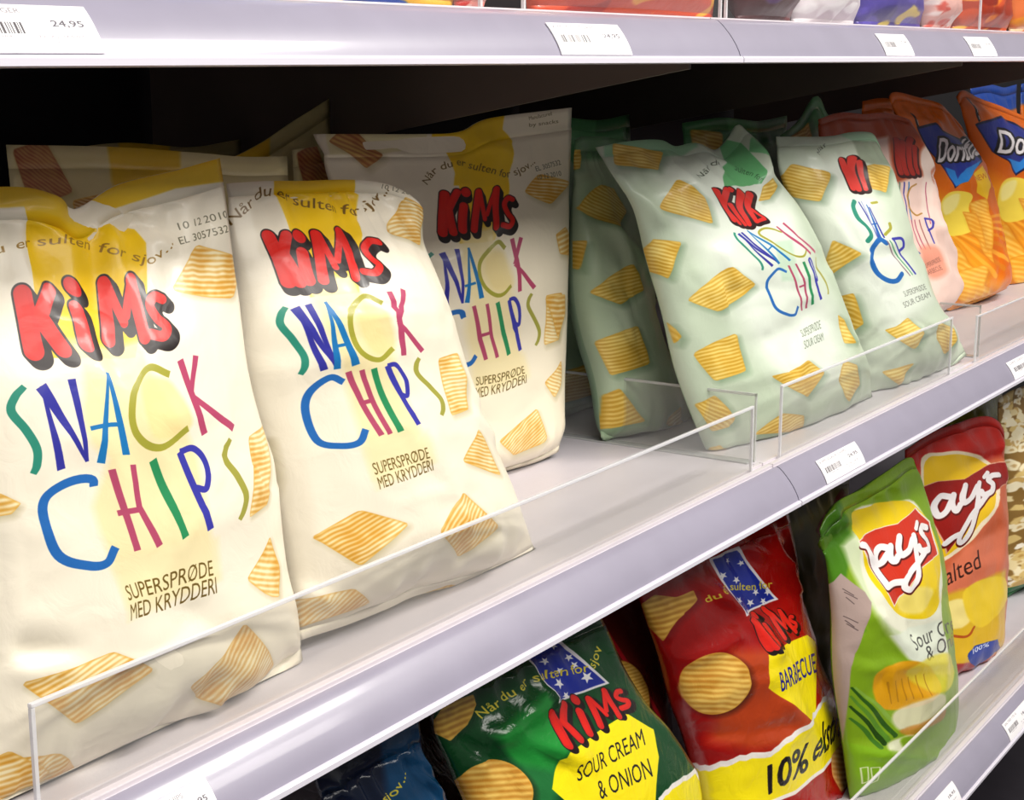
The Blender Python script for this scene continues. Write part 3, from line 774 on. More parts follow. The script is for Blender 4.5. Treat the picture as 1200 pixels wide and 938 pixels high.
yellow_print(Y3, f3, w=4.8 * Y3.k, lpx=.15 * Y3.k, extra=ex3, arc=False, pitch=4, logo=logo_by(Y3, [(521.2, 228.6), (518.3, 272.7), (545.6, 225.8), (542.2, 269.8), (560.6, 224.3), (581.6, 222.3), (555.7, 269.8), (581.6, 265.5), (599.8, 233.8), (599.8, 258.3), (589.4, 264.0)]))
Y3.c.warp = Y3.px2c
Y3.c.text('Når du er sulten for sjov...', [(501, 217), (512, 203), (526, 197), (540, 194), (560, 199), (579, 205), (594, 208), (612, 202), (627, 191)], 9, '#6f5622')
Y3.build()

# plain back-row bags: outline given by its place on the shelf
def back_bag(name, label, cx, yb, zs, wdt, hgt, base, lean=.15, yaw=0.0, seed=1, art=None, group=None, top=None, bf=.03, bb=.028, back=None, k=1.0, **kw):
    n = np.array([wdt / 2, -yaw * wdt / 2])
    def q(f, h): return tuple(pj(cx + f * n[0], yb + lean * h + f * n[1], zs + h))
    if top is None: top = [(-1, hgt), (-.3, hgt * 1.01), (.4, hgt * .985), (1, hgt)]
    T = [q(*p) for p in top]
    B = [q(-1, 0.0), q(0, 0.0), q(1, 0.0)]
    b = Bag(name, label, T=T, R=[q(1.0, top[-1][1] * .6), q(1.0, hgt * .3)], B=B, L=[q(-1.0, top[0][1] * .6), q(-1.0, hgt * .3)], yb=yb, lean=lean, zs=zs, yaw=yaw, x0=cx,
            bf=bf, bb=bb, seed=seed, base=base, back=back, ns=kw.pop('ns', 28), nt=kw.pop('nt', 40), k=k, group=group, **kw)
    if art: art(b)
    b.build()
    return b

def by_row_art(b):
    c = b.c; W, H = b.W, b.H; c.warp = lambda p: np.atleast_2d(np.asarray(p, float)) * [W, H]
    c.poly([(.35, -.05), (.62, -.05), (.58, .4), (.4, .4)], '#e2b92c', soft=4)
    c.chip([(.02, .01), (.14, -.01), (.22, .10), (.06, .13)], (.1, .05), 4, dark='#9a5038', edge='#a8683f', light='#c89a64', seed=3)
    c.chip([(.2, .12), (.36, .10), (.4, .2), (.22, .22)], (.1, .02), 4, dark='#b07838', seed=4)
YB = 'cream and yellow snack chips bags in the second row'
# second row behind the yellow bags; shelf shade mixed into their darker film colours
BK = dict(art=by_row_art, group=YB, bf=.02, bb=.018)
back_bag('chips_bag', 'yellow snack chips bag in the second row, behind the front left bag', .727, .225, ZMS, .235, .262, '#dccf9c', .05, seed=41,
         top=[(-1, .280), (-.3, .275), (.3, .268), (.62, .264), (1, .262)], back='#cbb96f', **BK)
back_bag('chips_bag', 'yellow snack chips bag far back with shade put into its colour, between the front left and middle bags', .905, .42, ZMS, .2, .262, '#b5a671', .03, seed=42, back='#a08f4c', **BK)
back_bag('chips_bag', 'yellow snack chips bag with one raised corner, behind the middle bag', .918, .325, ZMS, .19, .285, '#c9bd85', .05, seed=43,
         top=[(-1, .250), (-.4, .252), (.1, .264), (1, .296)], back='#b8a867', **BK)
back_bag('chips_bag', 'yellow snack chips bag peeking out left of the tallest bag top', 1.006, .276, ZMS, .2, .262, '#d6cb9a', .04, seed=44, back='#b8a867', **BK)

# ------------------------------------------------------------------ pale green sour cream bags
GBASE = '#c3cdb8'
def green_ground(c, pts, col='#dbe8d9', soft=60, alpha=.9): c.poly(pts, col, soft=soft, alpha=alpha)
def gchips(c, L, pitch=4.2):
    for i, (pts, dr) in enumerate(L): c.chip(pts, dr, pitch, light='#f3dc86', dark='#c79a2f', edge='#d0a33a', shadow='#5f7d5a', sh=.6, seed=20 + i)
GG = 'pale green snack chips bags'
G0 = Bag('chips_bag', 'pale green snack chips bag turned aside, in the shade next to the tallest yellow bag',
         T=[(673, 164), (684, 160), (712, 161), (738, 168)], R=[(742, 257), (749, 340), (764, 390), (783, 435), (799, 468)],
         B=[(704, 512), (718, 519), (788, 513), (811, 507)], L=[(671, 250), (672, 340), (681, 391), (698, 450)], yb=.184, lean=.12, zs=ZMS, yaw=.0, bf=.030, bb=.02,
         seed=51, k=2.0, ts=.05, tb=.02, base='#abbf9f', back='#90ab8d', wr=.0028, foot=.1, group=GG,  # duller base than the other green bags: its side shading is in the colour
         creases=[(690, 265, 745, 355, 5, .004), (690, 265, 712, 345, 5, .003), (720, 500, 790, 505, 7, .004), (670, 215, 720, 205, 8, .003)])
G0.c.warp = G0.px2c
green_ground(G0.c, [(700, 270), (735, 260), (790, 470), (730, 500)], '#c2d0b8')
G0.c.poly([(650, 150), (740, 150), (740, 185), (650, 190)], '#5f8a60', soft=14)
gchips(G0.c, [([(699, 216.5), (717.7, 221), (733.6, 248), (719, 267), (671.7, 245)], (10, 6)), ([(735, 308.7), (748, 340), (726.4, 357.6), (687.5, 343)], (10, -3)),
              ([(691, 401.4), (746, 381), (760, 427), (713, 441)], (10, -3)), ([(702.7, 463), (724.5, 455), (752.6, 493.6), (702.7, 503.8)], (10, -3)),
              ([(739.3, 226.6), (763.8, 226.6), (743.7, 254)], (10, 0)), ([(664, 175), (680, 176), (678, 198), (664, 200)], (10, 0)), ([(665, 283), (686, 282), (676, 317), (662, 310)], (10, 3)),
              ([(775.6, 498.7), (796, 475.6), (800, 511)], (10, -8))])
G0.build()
def g_back_art(b):
    c = b.c; W, H = b.W, b.H; c.warp = lambda p: np.atleast_2d(np.asarray(p, float)) * [W, H]
    c.poly([(-.1, -.1), (1.1, -.1), (1.1, .10), (-.1, .12)], '#4f8d58', soft=8)
    c.poly([(.42, -.05), (.72, -.05), (.68, .3), (.46, .3)], '#5fa568', soft=3)
    L = [([(.06, .03), (.36, .06), (.34, .16), (.08, .13)], (.1, .02)), ([(.05, .5), (.3, .46), (.28, .58), (.1, .6)], (.1, 0)), ([(.1, .82), (.45, .8), (.4, .92), (.1, .93)], (.1, 0)), ([(.6, .4), (.85, .38), (.9, .5), (.65, .5)], (.1, 0))]
    for i, (p, d) in enumerate(L): c.chip(p, d, 4, light='#f0d884', dark='#bb8f2f', edge='#c79a3a', shadow='#52704f', sh=.5, seed=60 + i)
GB = 'green snack chips bags in the second row'
back_bag('chips_bag', 'green snack chips bag showing as a narrow strip beside the tallest yellow bag', 1.30, .265, ZMS, .2, .262, '#9fb89c', .08, seed=52, art=g_back_art, group=GB, back='#7d997b')
G1 = Bag('chips_bag', 'large pale green snack chips bag with squashed red logo, beside the clear divider',
         T=[(711, 171), (755, 163), (796, 161), (816, 168), (840, 164), (866, 172), (885, 158), (899, 141), (911, 152)],
         R=[(911, 183), (905, 205), (913, 222), (934, 252), (958, 293), (975, 341), (990, 375), (1011, 418), (1018, 444)],
         B=[(833, 541), (845, 545), (880, 532), (930, 512), (975, 495), (1023, 470)], L=[(722, 205), (743, 250), (756, 300), (775, 365), (790, 430), (812, 490)], yb=.078, lean=.15, zs=ZMS,
         yaw=.12, bf=.030, bb=.014, seed=54, k=2.1, ts=.035, tb=.02, base='#bccab2', back='#9db69a', ns=56, nt=76, wr=.0030, foot=.16, group=GG, fold=(.01, .03),
         creases=[(795, 185, 800, 215, 8, .005), (800, 190, 745, 225, 9, -.004), (742, 228, 762, 262, 6, .005), (870, 400, 920, 372, 18, -.005), (835, 450, 900, 430, 16, .004),
                  (845, 175, 880, 205, 8, .004), (890, 205, 912, 160, 6, .004), (820, 300, 830, 330, 10, .005), (955, 320, 985, 400, 6, .004)])
fg1 = dict(KTL=(834, 220), KBL=(855, 264.8), Mtop=(877.5, 223.7), sR=(895.5, 257.7), Stop=(857.5, 273), Sbot=(895, 316), NTL=(864.6, 275), NBL=(906.8, 311.7), CL=(890, 276), Ctop=(905, 269),
           Cbot=(937, 301), Cbe=(943, 290.6), KsT=(906.8, 264.8), KaT=(913.8, 261), KlB=(955, 296), KsB=(947.8, 298), C2L=(903, 336), C2t=(913.8, 315.6), C2te=(923.5, 319), C2b=(929, 369),
           C2be=(940.6, 359), HLT=(926, 311.8), HLB=(947, 364), HRT=(932, 309), HRB=(952, 361), IT=(940, 306.6), IB=(957, 356.5), PT=(944, 304), PB=(963, 351), PR=(953.4, 318), S2T=(955, 302), S2B=(968, 345),
           supL=(944.5, 395), medL=(944.5, 410), medR=(967, 399))
c = G1.c; c.warp = G1.px2c
green_ground(c, [(770, 190), (835, 180), (905, 200), (975, 360), (1000, 450), (930, 470), (880, 400), (800, 260)], '#e2e9dc', soft=70)
c.poly([(708, 150), (815, 150), (815, 175), (790, 184), (735, 182), (708, 184)], '#8fbf95', soft=6)
c.poly([(838, 160), (868, 168), (893, 200), (890, 216), (846, 221), (846, 185)], '#66b072', soft=2)
c.poly([(880, 150), (905, 150), (893, 180), (875, 178)], '#6fb57a', soft=3)
c.poly([(908, 285), (925, 280), (938, 330), (920, 330)], '#c5dcc4', soft=8)
gchips(c, [([(717.7, 167.6), (776.8, 179), (774, 199), (719, 193.5)], (10, 2)), ([(794, 209), (769.6, 245), (835.8, 262.6), (824, 231)], (10, 3)),
           ([(761, 280), (797, 284), (778, 327), (758, 317), (753.7, 291)], (10, 2)), ([(853, 311.6), (890.5, 334.6), (841.6, 366), (801, 352)], (10, -5)),
           ([(807.6, 414), (862.7, 390), (871.6, 434.7), (834.5, 447.5)], (10, -3)), ([(779.5, 377), (793.6, 393.7), (787, 403)], (10, 8)),
           ([(810, 473), (834.5, 463), (860, 491), (855, 501), (829.4, 504)], (10, 5)), ([(832, 524), (842, 520), (857.6, 539.6), (829.4, 545)], (10, 3)),
           ([(898.4, 441), (924, 436), (947, 422), (966, 437), (942, 466.6)], (10, -4)), ([(980, 446), (988, 423), (1000.8, 428), (1004.6, 451), (991.8, 471.7)], (10, 2)),
           ([(880, 510), (916, 484.5), (939, 487), (931.7, 505)], (10, -5)), ([(979, 369), (986, 375), (999.5, 402.6), (988, 402.6)], (10, 3)),
           ([(902, 208.5), (909, 218), (899.7, 234), (885.7, 236.6), (892.7, 218)], (10, -3))])
c.text('Når du', [(820, 208), (832, 197), (842, 193)], 7, '#4f5a48'); c.text('sulten for', [(855, 199), (872, 206), (889, 214)], 6, '#2f5c36')
c.warp = G1.design([DS[k_] for k_ in fg1], list(fg1.values()), 2e-3)
c.warp = G1.px2c; kk = G1.k
G1L = [([(837, 222), (846, 242), (857, 259)], 9), ([(849, 223), (846, 241), (864, 261)], 8), ([(854.5, 224), (854.6, 225)], 8), ([(853, 239), (862, 252), (871, 262)], 7), ([(866.5, 226), (864, 243), (876, 262)], 9), ([(877, 226), (873, 244), (884, 260)], 8.5), ([(875, 247), (883, 251), (893, 256.5), (885, 261)], 6.5)]
for P_, wd in G1L: c.stroke(P_, (wd + 4.5) * kk, '#2a1010', True, off=(1.2 * kk, 1.2 * kk))
for P_, wd in G1L: c.stroke(P_, np.linspace(wd, wd * .65, len(P_)) * kk, '#d32a22', True)
c.warp = G1.design([DS[k_] for k_ in fg1], list(fg1.values()), 2e-3)
snack_letters(c, 2.9 * G1.k)
c.text('SUPERSPRØDE', [DS['supL'], DS['supL'] + (DS['medR'] - DS['medL'])], .03, '#6d7566'); c.text('SOUR CREAM', [DS['medL'], DS['medR']], .03, '#6d7566')
G1.build()

G2 = Bag('chips_bag', 'pale green snack chips bag between the large green bag and the pink bag',
         T=[(910, 160), (940, 160), (985, 158), (1012, 153), (1040, 153), (1050, 165)],
         R=[(1046, 190), (1050, 230), (1060, 280), (1078, 320), (1090, 352), (1108, 375), (1122, 392)],
         B=[(1010, 484), (1028, 476), (1050, 464), (1100, 441), (1133, 416)], L=[(914, 205), (939, 265), (966, 330), (990, 400), (1006, 450)], yb=.06, lean=.15, zs=ZMS,
         yaw=.16, bf=.030, bb=.022, seed=61, k=2.1, ts=.035, tb=.02, base='#c4d0ba', back='#9db69a', ns=52, nt=72, wr=.0026, foot=.18, group=GG, fold=(0, .02),
         creases=[(1010, 440, 1060, 455, 7, .004), (1030, 465, 1055, 440, 9, -.006), (1085, 440, 1120, 400, 10, -.004), (1000, 175, 1010, 225, 8, .004), (925, 170, 960, 190, 9, .003)])
c = G2.c; c.warp = G2.px2c
green_ground(c, [(940, 190), (1000, 180), (1050, 280), (1090, 350), (1050, 400), (990, 330)], '#e3eadd', soft=60)
c.poly([(985, 145), (1050, 145), (1055, 170), (1000, 166), (985, 160)], '#a9d3ae', soft=3)
c.poly([(998, 165), (1045, 168), (1044, 195), (1004, 190)], '#98a58e', soft=6)
gchips(c, [([(925.5, 192), (972.4, 202.6), (960.7, 236.6), (928, 232), (911.5, 210.8)], (10, 2)), ([(974.8, 281), (1007.6, 297.6), (970, 323.4), (960.7, 314)], (10, -5)),
           ([(979, 347.6), (998, 343.7), (1009.7, 379.6), (993, 389.8), (982, 370)], (10, 3)), ([(1036.6, 387), (1050, 383), (1064.8, 372), (1085, 390), (1070, 410)], (10, -4)),
           ([(1100.6, 377), (1116, 384.7), (1122, 397.5), (1109.5, 416.7), (1098, 397.5)], (10, 2)), ([(1031.5, 436), (1072.4, 425.7), (1062, 438.5), (1052, 453.8)], (10, -3)),
           ([(1008, 196), (1024, 192), (1042, 196), (1038, 226), (1020, 222)], (10, 3))])
c.text('När', [(957, 183), (964, 175), (969, 171)], 6, '#566050')
DG = dict(DS)
for k_, v in dict(Stop=(1000.6, 236), Sbot=(1014.7, 283.5)).items(): pass
kk = G2.k
G2L = [([(986, 188), (993, 204), (1000, 221)], 8), ([(997, 186), (998, 200), (1007, 222)], 7.5), ([(1004, 190), (1008, 205), (1014, 222)], 5)]
for P_, wd in G2L: c.stroke(P_, (wd + 4) * kk, '#2a1010', True, off=(.6 * kk, 1.4 * kk))
for P_, wd in G2L: c.stroke(P_, np.linspace(wd, wd * .8, 3) * kk, '#d8382e', True)
kk = G2.k
c.stroke([(1001, 236), (998, 243), (1003, 256), (1014, 266), (1019, 275), (1014, 283)], 5 * kk, COLS['S'], True)
c.stroke([(1007, 237), (1029, 280)], 1.5 * kk, COLS['N']); c.stroke([(1010, 236), (1027, 279)], 1.2 * kk, '#9aa3c8')
c.stroke([(1016, 240), (1031, 279)], [1 * kk, 4 * kk], '#2c5fb0'); c.stroke([(1019, 243), (1036, 278)], [1 * kk, 2.4 * kk], COLS['N']); c.stroke([(1022, 263), (1029, 262)], 1.5 * kk, '#2c5fb0')
c.stroke([(1022, 238), (1027, 237)], 3 * kk, COLS['C']); c.stroke([(1038, 275), (1044, 268), (1043, 262)], 3.5 * kk, COLS['C'], True)
c.stroke([(1038, 285), (1030, 281), (1022, 290), (1019, 307), (1026, 321), (1040, 329), (1051, 329), (1058, 321)], 6 * kk, COLS['C2'], True)
c.stroke([(1039, 283), (1067, 323)], 1.4 * kk, '#8a6a7a'); c.stroke([(1042, 282), (1070, 322)], 1.2 * kk, COLS['I'])
c.stroke([(1046, 280), (1073, 321)], 2.2 * kk, COLS['P']); c.stroke([(1046, 280), (1056, 280), (1060, 289), (1056, 294)], 3.4 * kk, COLS['P'], True)
c.text('SUPERSPRØDE', [(1061, 348), (1085, 339)], 7, '#75796e'); c.text('SOUR CREAM', [(1060.6, 361), (1090, 348)], 7, '#75796e')
G2.build()
# green bags behind
back_bag('chips_bag', 'dark green snack chips bag top in deep shade, directly behind the shaded green bag', 1.43, .35, ZMS, .24, .268, '#9db79b', .06, seed=53, art=g_back_art, group=GB, back='#5d8560')
back_bag('chips_bag', 'green snack chips bag with a chip printed on its top, behind the large green bag', 1.64, .265, ZMS, .26, .262, '#a8c2a6', .06, bf=.016, seed=55, art=g_back_art, group=GB, back='#5d8c61')
back_bag('chips_bag', 'green snack chips bag with a pointed top corner, behind the bag beside the pink one', 1.75, .215, ZMS, .22, .25, '#a8c2a6', .06, bb=.012, seed=56, art=g_back_art, group=GB, back='#4d8053',
         top=[(-1, .245), (-.5, .262), (-.1, .286), (.25, .262), (1, .24)])

# ------------------------------------------------------------------ pink bag
RS = Bag('chips_bag', 'pink and red snack chips bag squeezed between green and orange bags',
         T=[(958, 140), (985, 132), (1012, 134), (1036, 132), (1061, 140), (1078, 158)], R=[(1086, 180), (1089, 207), (1093, 242), (1099, 268), (1111, 292), (1118, 320)],
         B=[(1000, 400), (1060, 385), (1100, 368), (1122, 352)], L=[(965, 220), (980, 300), (990, 350)], yb=.115, lean=.14, zs=ZMS, yaw=.1, bf=.03, bb=.03, seed=71, k=2.2, ts=.03, tb=.02,
         base='#efcfc2', back='#c98a70', wr=.0028, group=None, creases=[(1060, 145, 1085, 200, 5, .006), (1080, 270, 1110, 300, 8, .005), (1085, 320, 1115, 335, 8, .004)])
c = RS.c; c.warp = RS.px2c
c.poly([(950, 120), (1090, 120), (1092, 215), (1075, 205), (1048, 215), (1040, 160), (950, 175)], '#b04a26', soft=10)
c.poly([(1076, 160), (1090, 180), (1092, 260), (1082, 250)], '#f0d9cc', soft=8)
kk = RS.k
RSL = [([(1051, 164), (1052, 185), (1055, 203)], 7), ([(1058, 166), (1058, 185), (1061, 204)], 6.5), ([(1065, 163), (1065, 185), (1067, 204)], 7), ([(1071, 172), (1072, 190), (1073, 203)], 6)]
for P_, wd in RSL: c.stroke(P_, (wd + 3.4) * kk, '#3a0f0c', True, off=(0, 1.6 * kk))
for P_, wd in RSL: c.stroke(P_, np.linspace(wd, wd * .8, 3) * kk, '#a8281a', True)
kk = RS.k
for x0_, cl in ((1052, '#6a8a70'), (1057, COLS['N']), (1062, COLS['A']), (1084, COLS['K'])):
    c.stroke([(x0_, 214), (x0_ + 2, 235), (x0_ + 7, 262)], 1.4 * kk, cl, True)
c.stroke([(1072, 216), (1064, 222), (1064, 240), (1074, 252), (1082, 250)], 2 * kk, '#b5853a', True)
c.stroke([(1064, 260), (1060, 268), (1066, 288), (1077, 297)], 2.2 * kk, COLS['C2'], True)
for x0_, cl in ((1068, COLS['H']), (1073, COLS['H']), (1079, '#9a5a5a')): c.stroke([(x0_, 258), (x0_ + 12, 292)], 1.4 * kk, cl)
c.stroke([(1085, 256), (1096, 285)], 2 * kk, COLS['P']); c.stroke([(1085, 256), (1092, 258), (1093, 266), (1089, 270)], 2.6 * kk, COLS['P'], True)
c.poly([(1078, 292), (1100, 290), (1108, 318), (1090, 326)], '#e58d72', curve=True, soft=16, alpha=.8)
c.text('SUPERSPRØDE', [(1086, 315), (1103, 306)], 6, '#8f5a4c'); c.text('BARBECUE', [(1088, 323), (1104, 316)], 6, '#8f5a4c')
RS.build()

# ------------------------------------------------------------------ orange nacho bags
def nacho_print(b, ox, oy, logo, full=True):
    c = b.c; c.warp = b.px2c; kk = b.k
    q = lambda *P: [(ox + x, oy + y) for x, y in P]
    c.poly(q((0, 90), (95, 120), (140, 260), (60, 260)), '#f09a1c', soft=40, alpha=.9)
    rs = random.Random(5)
    for i in range(16):
        a = -.2 + i * .12; x, y = 58 + 46 * math.cos(a) * .6, 150 + 50 * math.sin(a)
        c.stroke(q((60, 148), (60 + 80 * math.cos(a), 150 + 90 * math.sin(a))), [1 * kk, 6 * kk], rs.choice(('#f7b33a', '#d97f12', '#f3a526', '#e68f16')), alpha=.8, soft=3)
    # cheese
    c.poly(q((60, 118), (70, 106), (86, 104), (96, 110), (92, 126), (98, 146), (88, 154), (68, 156), (58, 140)), '#f6d94c', curve=True, soft=2)
    c.poly(q((62, 118), (72, 109), (84, 108), (78, 124), (64, 132)), '#fbec8f', curve=True, soft=5)
    # corn chips
    for P_, sd in ((((92, 118), (112, 112), (120, 190), (104, 170)), 3), (((84, 128), (100, 130), (112, 172), (92, 150)), 4), (((40, 170), (70, 158), (100, 200), (60, 226)), 6), (((70, 200), (110, 190), (120, 240), (84, 244)), 7)):
        c.chip(q(*P_), (10, 4), 5, light='#f8c65a', dark='#e59a25', edge='#d98a1a', shadow='#a8570c', seed=sd)
    logo(c, kk)
DT = 'orange nacho chips bags'
D1 = Bag('chips_bag', 'orange nacho chips bag with blue triangle logo, next to the pink bag',
         T=[(1042, 114), (1049, 108), (1083, 116), (1105, 125), (1127, 150)], R=[(1147, 190), (1152, 215), (1157, 235), (1169, 274), (1177, 305)],
         B=[(1112, 368), (1130, 360), (1155, 350), (1180, 338)], L=[(1062, 190), (1082, 270), (1098, 340)], yb=.168, lean=.12, zs=ZMS, yaw=.1, bf=.032, bb=.035, seed=81, k=2.4, ts=.035, tb=.02,
         base='#dd6a08', back='#b9550c', wr=.0032, group=DT, rough=.3, creases=[(1050, 135, 1090, 145, 7, .005), (1100, 130, 1125, 165, 6, .004), (1130, 260, 1160, 330, 8, .004)])
def d1logo(c, kk):
    tri = [(1073, 149), (1091, 144), (1102, 153), (1140, 165), (1149, 190), (1138, 200), (1128, 214), (1119, 221), (1105, 196), (1088, 176)]
    c.poly(tri, '#0d1440', soft=1.5); c.poly([(x * .93 + 1112 * .07, y * .93 + 180 * .07) for x, y in tri], '#27379c', soft=3)
    c.poly([(1108, 196), (1120, 200), (1123, 210), (1130, 198), (1148, 188), (1132, 213), (1120, 219)], '#2f8ae0', soft=2)
    path = [(1099, 190), (1115, 189), (1130, 188), (1146, 181)]
    c.text('Doritos', path, 30, '#140b10', upv=(.08, -1), bold=2.6 * kk); c.text('Doritos', path, 29, '#f3eef0', upv=(.08, -1), bold=.5 * kk)
    c.poly([(1139, 204), (1149, 194), (1156, 215), (1154, 234), (1143, 226)], '#f4c21a', soft=2)
    c.text('NEW', [(1142, 213), (1153, 209)], 7, '#c9631a')
nacho_print(D1, 1042, 120, d1logo)
D1.build()
D2 = Bag('chips_bag', 'orange nacho chips bag at the right picture edge, farther right of the two',
         T=[(1120, 114), (1128, 106), (1150, 116), (1195, 134), (1222, 150)], R=[(1240, 200), (1250, 260), (1258, 300)], B=[(1178, 350), (1215, 335), (1262, 312)], L=[(1140, 175), (1152, 240), (1166, 300)],
         yb=.18, lean=.12, zs=ZMS, yaw=.1, bf=.032, bb=.035, seed=82, k=2.2, ts=.035, tb=.02, base='#d6640a', back='#b9550c', wr=.0032, group=DT, rough=.3,
         creases=[(1130, 125, 1165, 140, 7, .005), (1165, 170, 1150, 240, 7, .004)])
def d2logo(c, kk):
    tri = [(1141, 146), (1168, 136), (1182, 142), (1215, 160), (1222, 190), (1205, 195), (1192, 206), (1178, 190), (1161, 178)]
    c.poly(tri, '#0d1440', soft=1.5); c.poly([(x * .93 + 1180 * .07, y * .93 + 172 * .07) for x, y in tri], '#26308a', soft=3)
    c.poly([(1176, 186), (1194, 190), (1200, 182), (1205, 192), (1192, 203)], '#2f8ae0', soft=2)
    path = [(1167, 179), (1185, 181), (1222, 176), (1246, 165)]
    c.text('Doritos', path, 29, '#140b10', upv=(.08, -1), bold=2.6 * kk); c.text('Doritos', path, 28, '#f3eef0', upv=(.08, -1), bold=.5 * kk)
nacho_print(D2, 1108, 104, d2logo)
D2.build()
def blue_top(b):
    c = b.c; W, H = b.W, b.H; c.warp = lambda p: np.atleast_2d(np.asarray(p, float)) * [W, H]
    c.poly([(-.1, -.1), (1.1, -.1), (1.1, .14), (-.1, .12)], '#1c3f8f', soft=4)
for lb, cx_, y_ in (('orange nacho chips bag with dark blue top, behind the first orange bag', 2.62, .285), ('orange nacho chips bag with dark blue top, behind the bag at the right edge', 2.90, .29)):
    back_bag('chips_bag', lb, cx_, y_, ZMS, .24, .285, '#c8620f', .05, seed=int(cx_ * 100), art=blue_top, group='orange nacho chips bags in the second row', back='#1c3f8f')
back_bag('chips_bag', 'blue chips bag at the right picture edge behind the white D logo', 2.86, .185, ZMS, .16, .30, '#1c4f9c', .05, seed=88, back='#1c4f9c')
back_bag('chips_bag', 'bright orange chips bag top behind the pink bag', 2.16, .285, ZMS, .22, .272, '#e0700f', .05, seed=89, back='#c85f10', wr=.006)

# ------------------------------------------------------------------ lowest shelf
def star(c, x, y, r, a0=0.3, col='#f4f2f4'):
    c.poly([(x + (r if i % 2 == 0 else r * .42) * math.cos(a0 + i * math.pi / 5), y + (r if i % 2 == 0 else r * .42) * math.sin(a0 + i * math.pi / 5)) for i in range(10)], col, sub=2)
def round_chip(c, x, y, rx, ry, pitch, tilt=0.0, seed=1):
    P = [(x + rx * math.cos(a) * (1 + .03 * math.sin(3 * a + seed)), y + ry * math.sin(a)) for a in np.linspace(0, 2 * math.pi, 14, endpoint=False)]
    c.chip(P, (10, 10 * tilt), pitch, light='#f0c766', dark='#bd812a', edge='#d49a38', shadow='#1a0d06', sh=.6, rnd=False, seed=seed)
FOIL = dict(rough=.2, coat=.2, bump=.32, spec=.4)
def torn(c, top, bot, kk, col='#f6e212'):
    n = []
    rs = random.Random(3)
    for i in range(len(top) - 1):
        a, b = np.array(top[i], float), np.array(top[i + 1], float)
        for t in np.linspace(0, 1, 5, endpoint=False): n.append(a + (b - a) * t + [rs.uniform(-.8, .8), rs.uniform(-1.6, 1.6)])
    n.append(np.array(top[-1], float))
    c.poly([(x, y - 3) for x, y in n] + [(x, y + 3) for x, y in bot[::-1]], '#efe8e2', soft=1.5)
    c.poly([(x, y + 4) for x, y in n] + [(x, y - 2) for x, y in bot[::-1]], col, soft=2)
blg, brg = pj(.855, .045, ZLS), pj(1.115, .045, ZLS)
GR = Bag('chips_bag', 'dark green sour cream and onion chips bag with yellow shield and starred band',
         T=[(520, 800), (570, 775), (640, 740), (700, 712)], R=[(715, 745), (733, 785), (759, 827), (794, 878), (818, 938)], B=[tuple(blg), tuple((blg + brg) / 2 + [0, 14]), tuple(brg)],
         L=[(508, 850), (528, 905), (560, 1000)], yb=.05, lean=.12, zs=ZLS, bf=.036, bb=.03, seed=101, k=1.8, ts=.05, tb=.03, base='#08421c', back='#0f3d20', wr=.0052, calm=[(710, 900, 75), (655, 800, 45)], ns=52, nt=72,
         creases=[(567, 860, 632, 812, 9, .008), (567, 862, 640, 880, 14, .005), (548, 895, 560, 880, 6, .005), (540, 870, 560, 890, 7, -.005), (760, 850, 800, 900, 12, .003)], **FOIL)
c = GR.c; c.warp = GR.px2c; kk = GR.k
c.poly([(568, 862), (632, 812), (655, 880), (650, 930), (600, 890)], '#239238', soft=16, alpha=.9)  # bright facet: glare on the foil painted as lighter green
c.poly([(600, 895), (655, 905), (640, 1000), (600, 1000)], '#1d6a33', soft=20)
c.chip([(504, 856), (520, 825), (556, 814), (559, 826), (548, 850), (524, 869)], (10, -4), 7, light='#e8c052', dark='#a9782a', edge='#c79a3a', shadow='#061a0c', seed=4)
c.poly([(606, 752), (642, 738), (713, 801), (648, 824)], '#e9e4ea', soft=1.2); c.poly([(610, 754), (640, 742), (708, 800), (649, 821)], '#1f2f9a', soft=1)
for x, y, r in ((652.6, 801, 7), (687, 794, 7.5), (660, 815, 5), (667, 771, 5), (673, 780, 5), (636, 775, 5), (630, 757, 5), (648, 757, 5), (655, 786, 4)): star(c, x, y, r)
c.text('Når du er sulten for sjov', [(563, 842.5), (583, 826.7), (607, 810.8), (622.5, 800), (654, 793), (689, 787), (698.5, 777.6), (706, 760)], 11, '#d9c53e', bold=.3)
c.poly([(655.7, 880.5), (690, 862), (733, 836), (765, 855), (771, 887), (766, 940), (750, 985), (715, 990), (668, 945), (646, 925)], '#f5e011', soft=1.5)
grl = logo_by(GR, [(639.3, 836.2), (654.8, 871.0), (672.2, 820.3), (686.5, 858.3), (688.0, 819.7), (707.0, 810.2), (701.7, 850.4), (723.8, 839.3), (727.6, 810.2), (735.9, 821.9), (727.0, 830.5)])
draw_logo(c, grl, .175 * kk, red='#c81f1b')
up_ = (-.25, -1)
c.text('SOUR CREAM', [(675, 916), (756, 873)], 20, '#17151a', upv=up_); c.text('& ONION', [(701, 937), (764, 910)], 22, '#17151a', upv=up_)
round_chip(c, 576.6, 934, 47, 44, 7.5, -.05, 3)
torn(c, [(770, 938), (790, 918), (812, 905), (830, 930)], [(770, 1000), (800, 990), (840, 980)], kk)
GR.build()

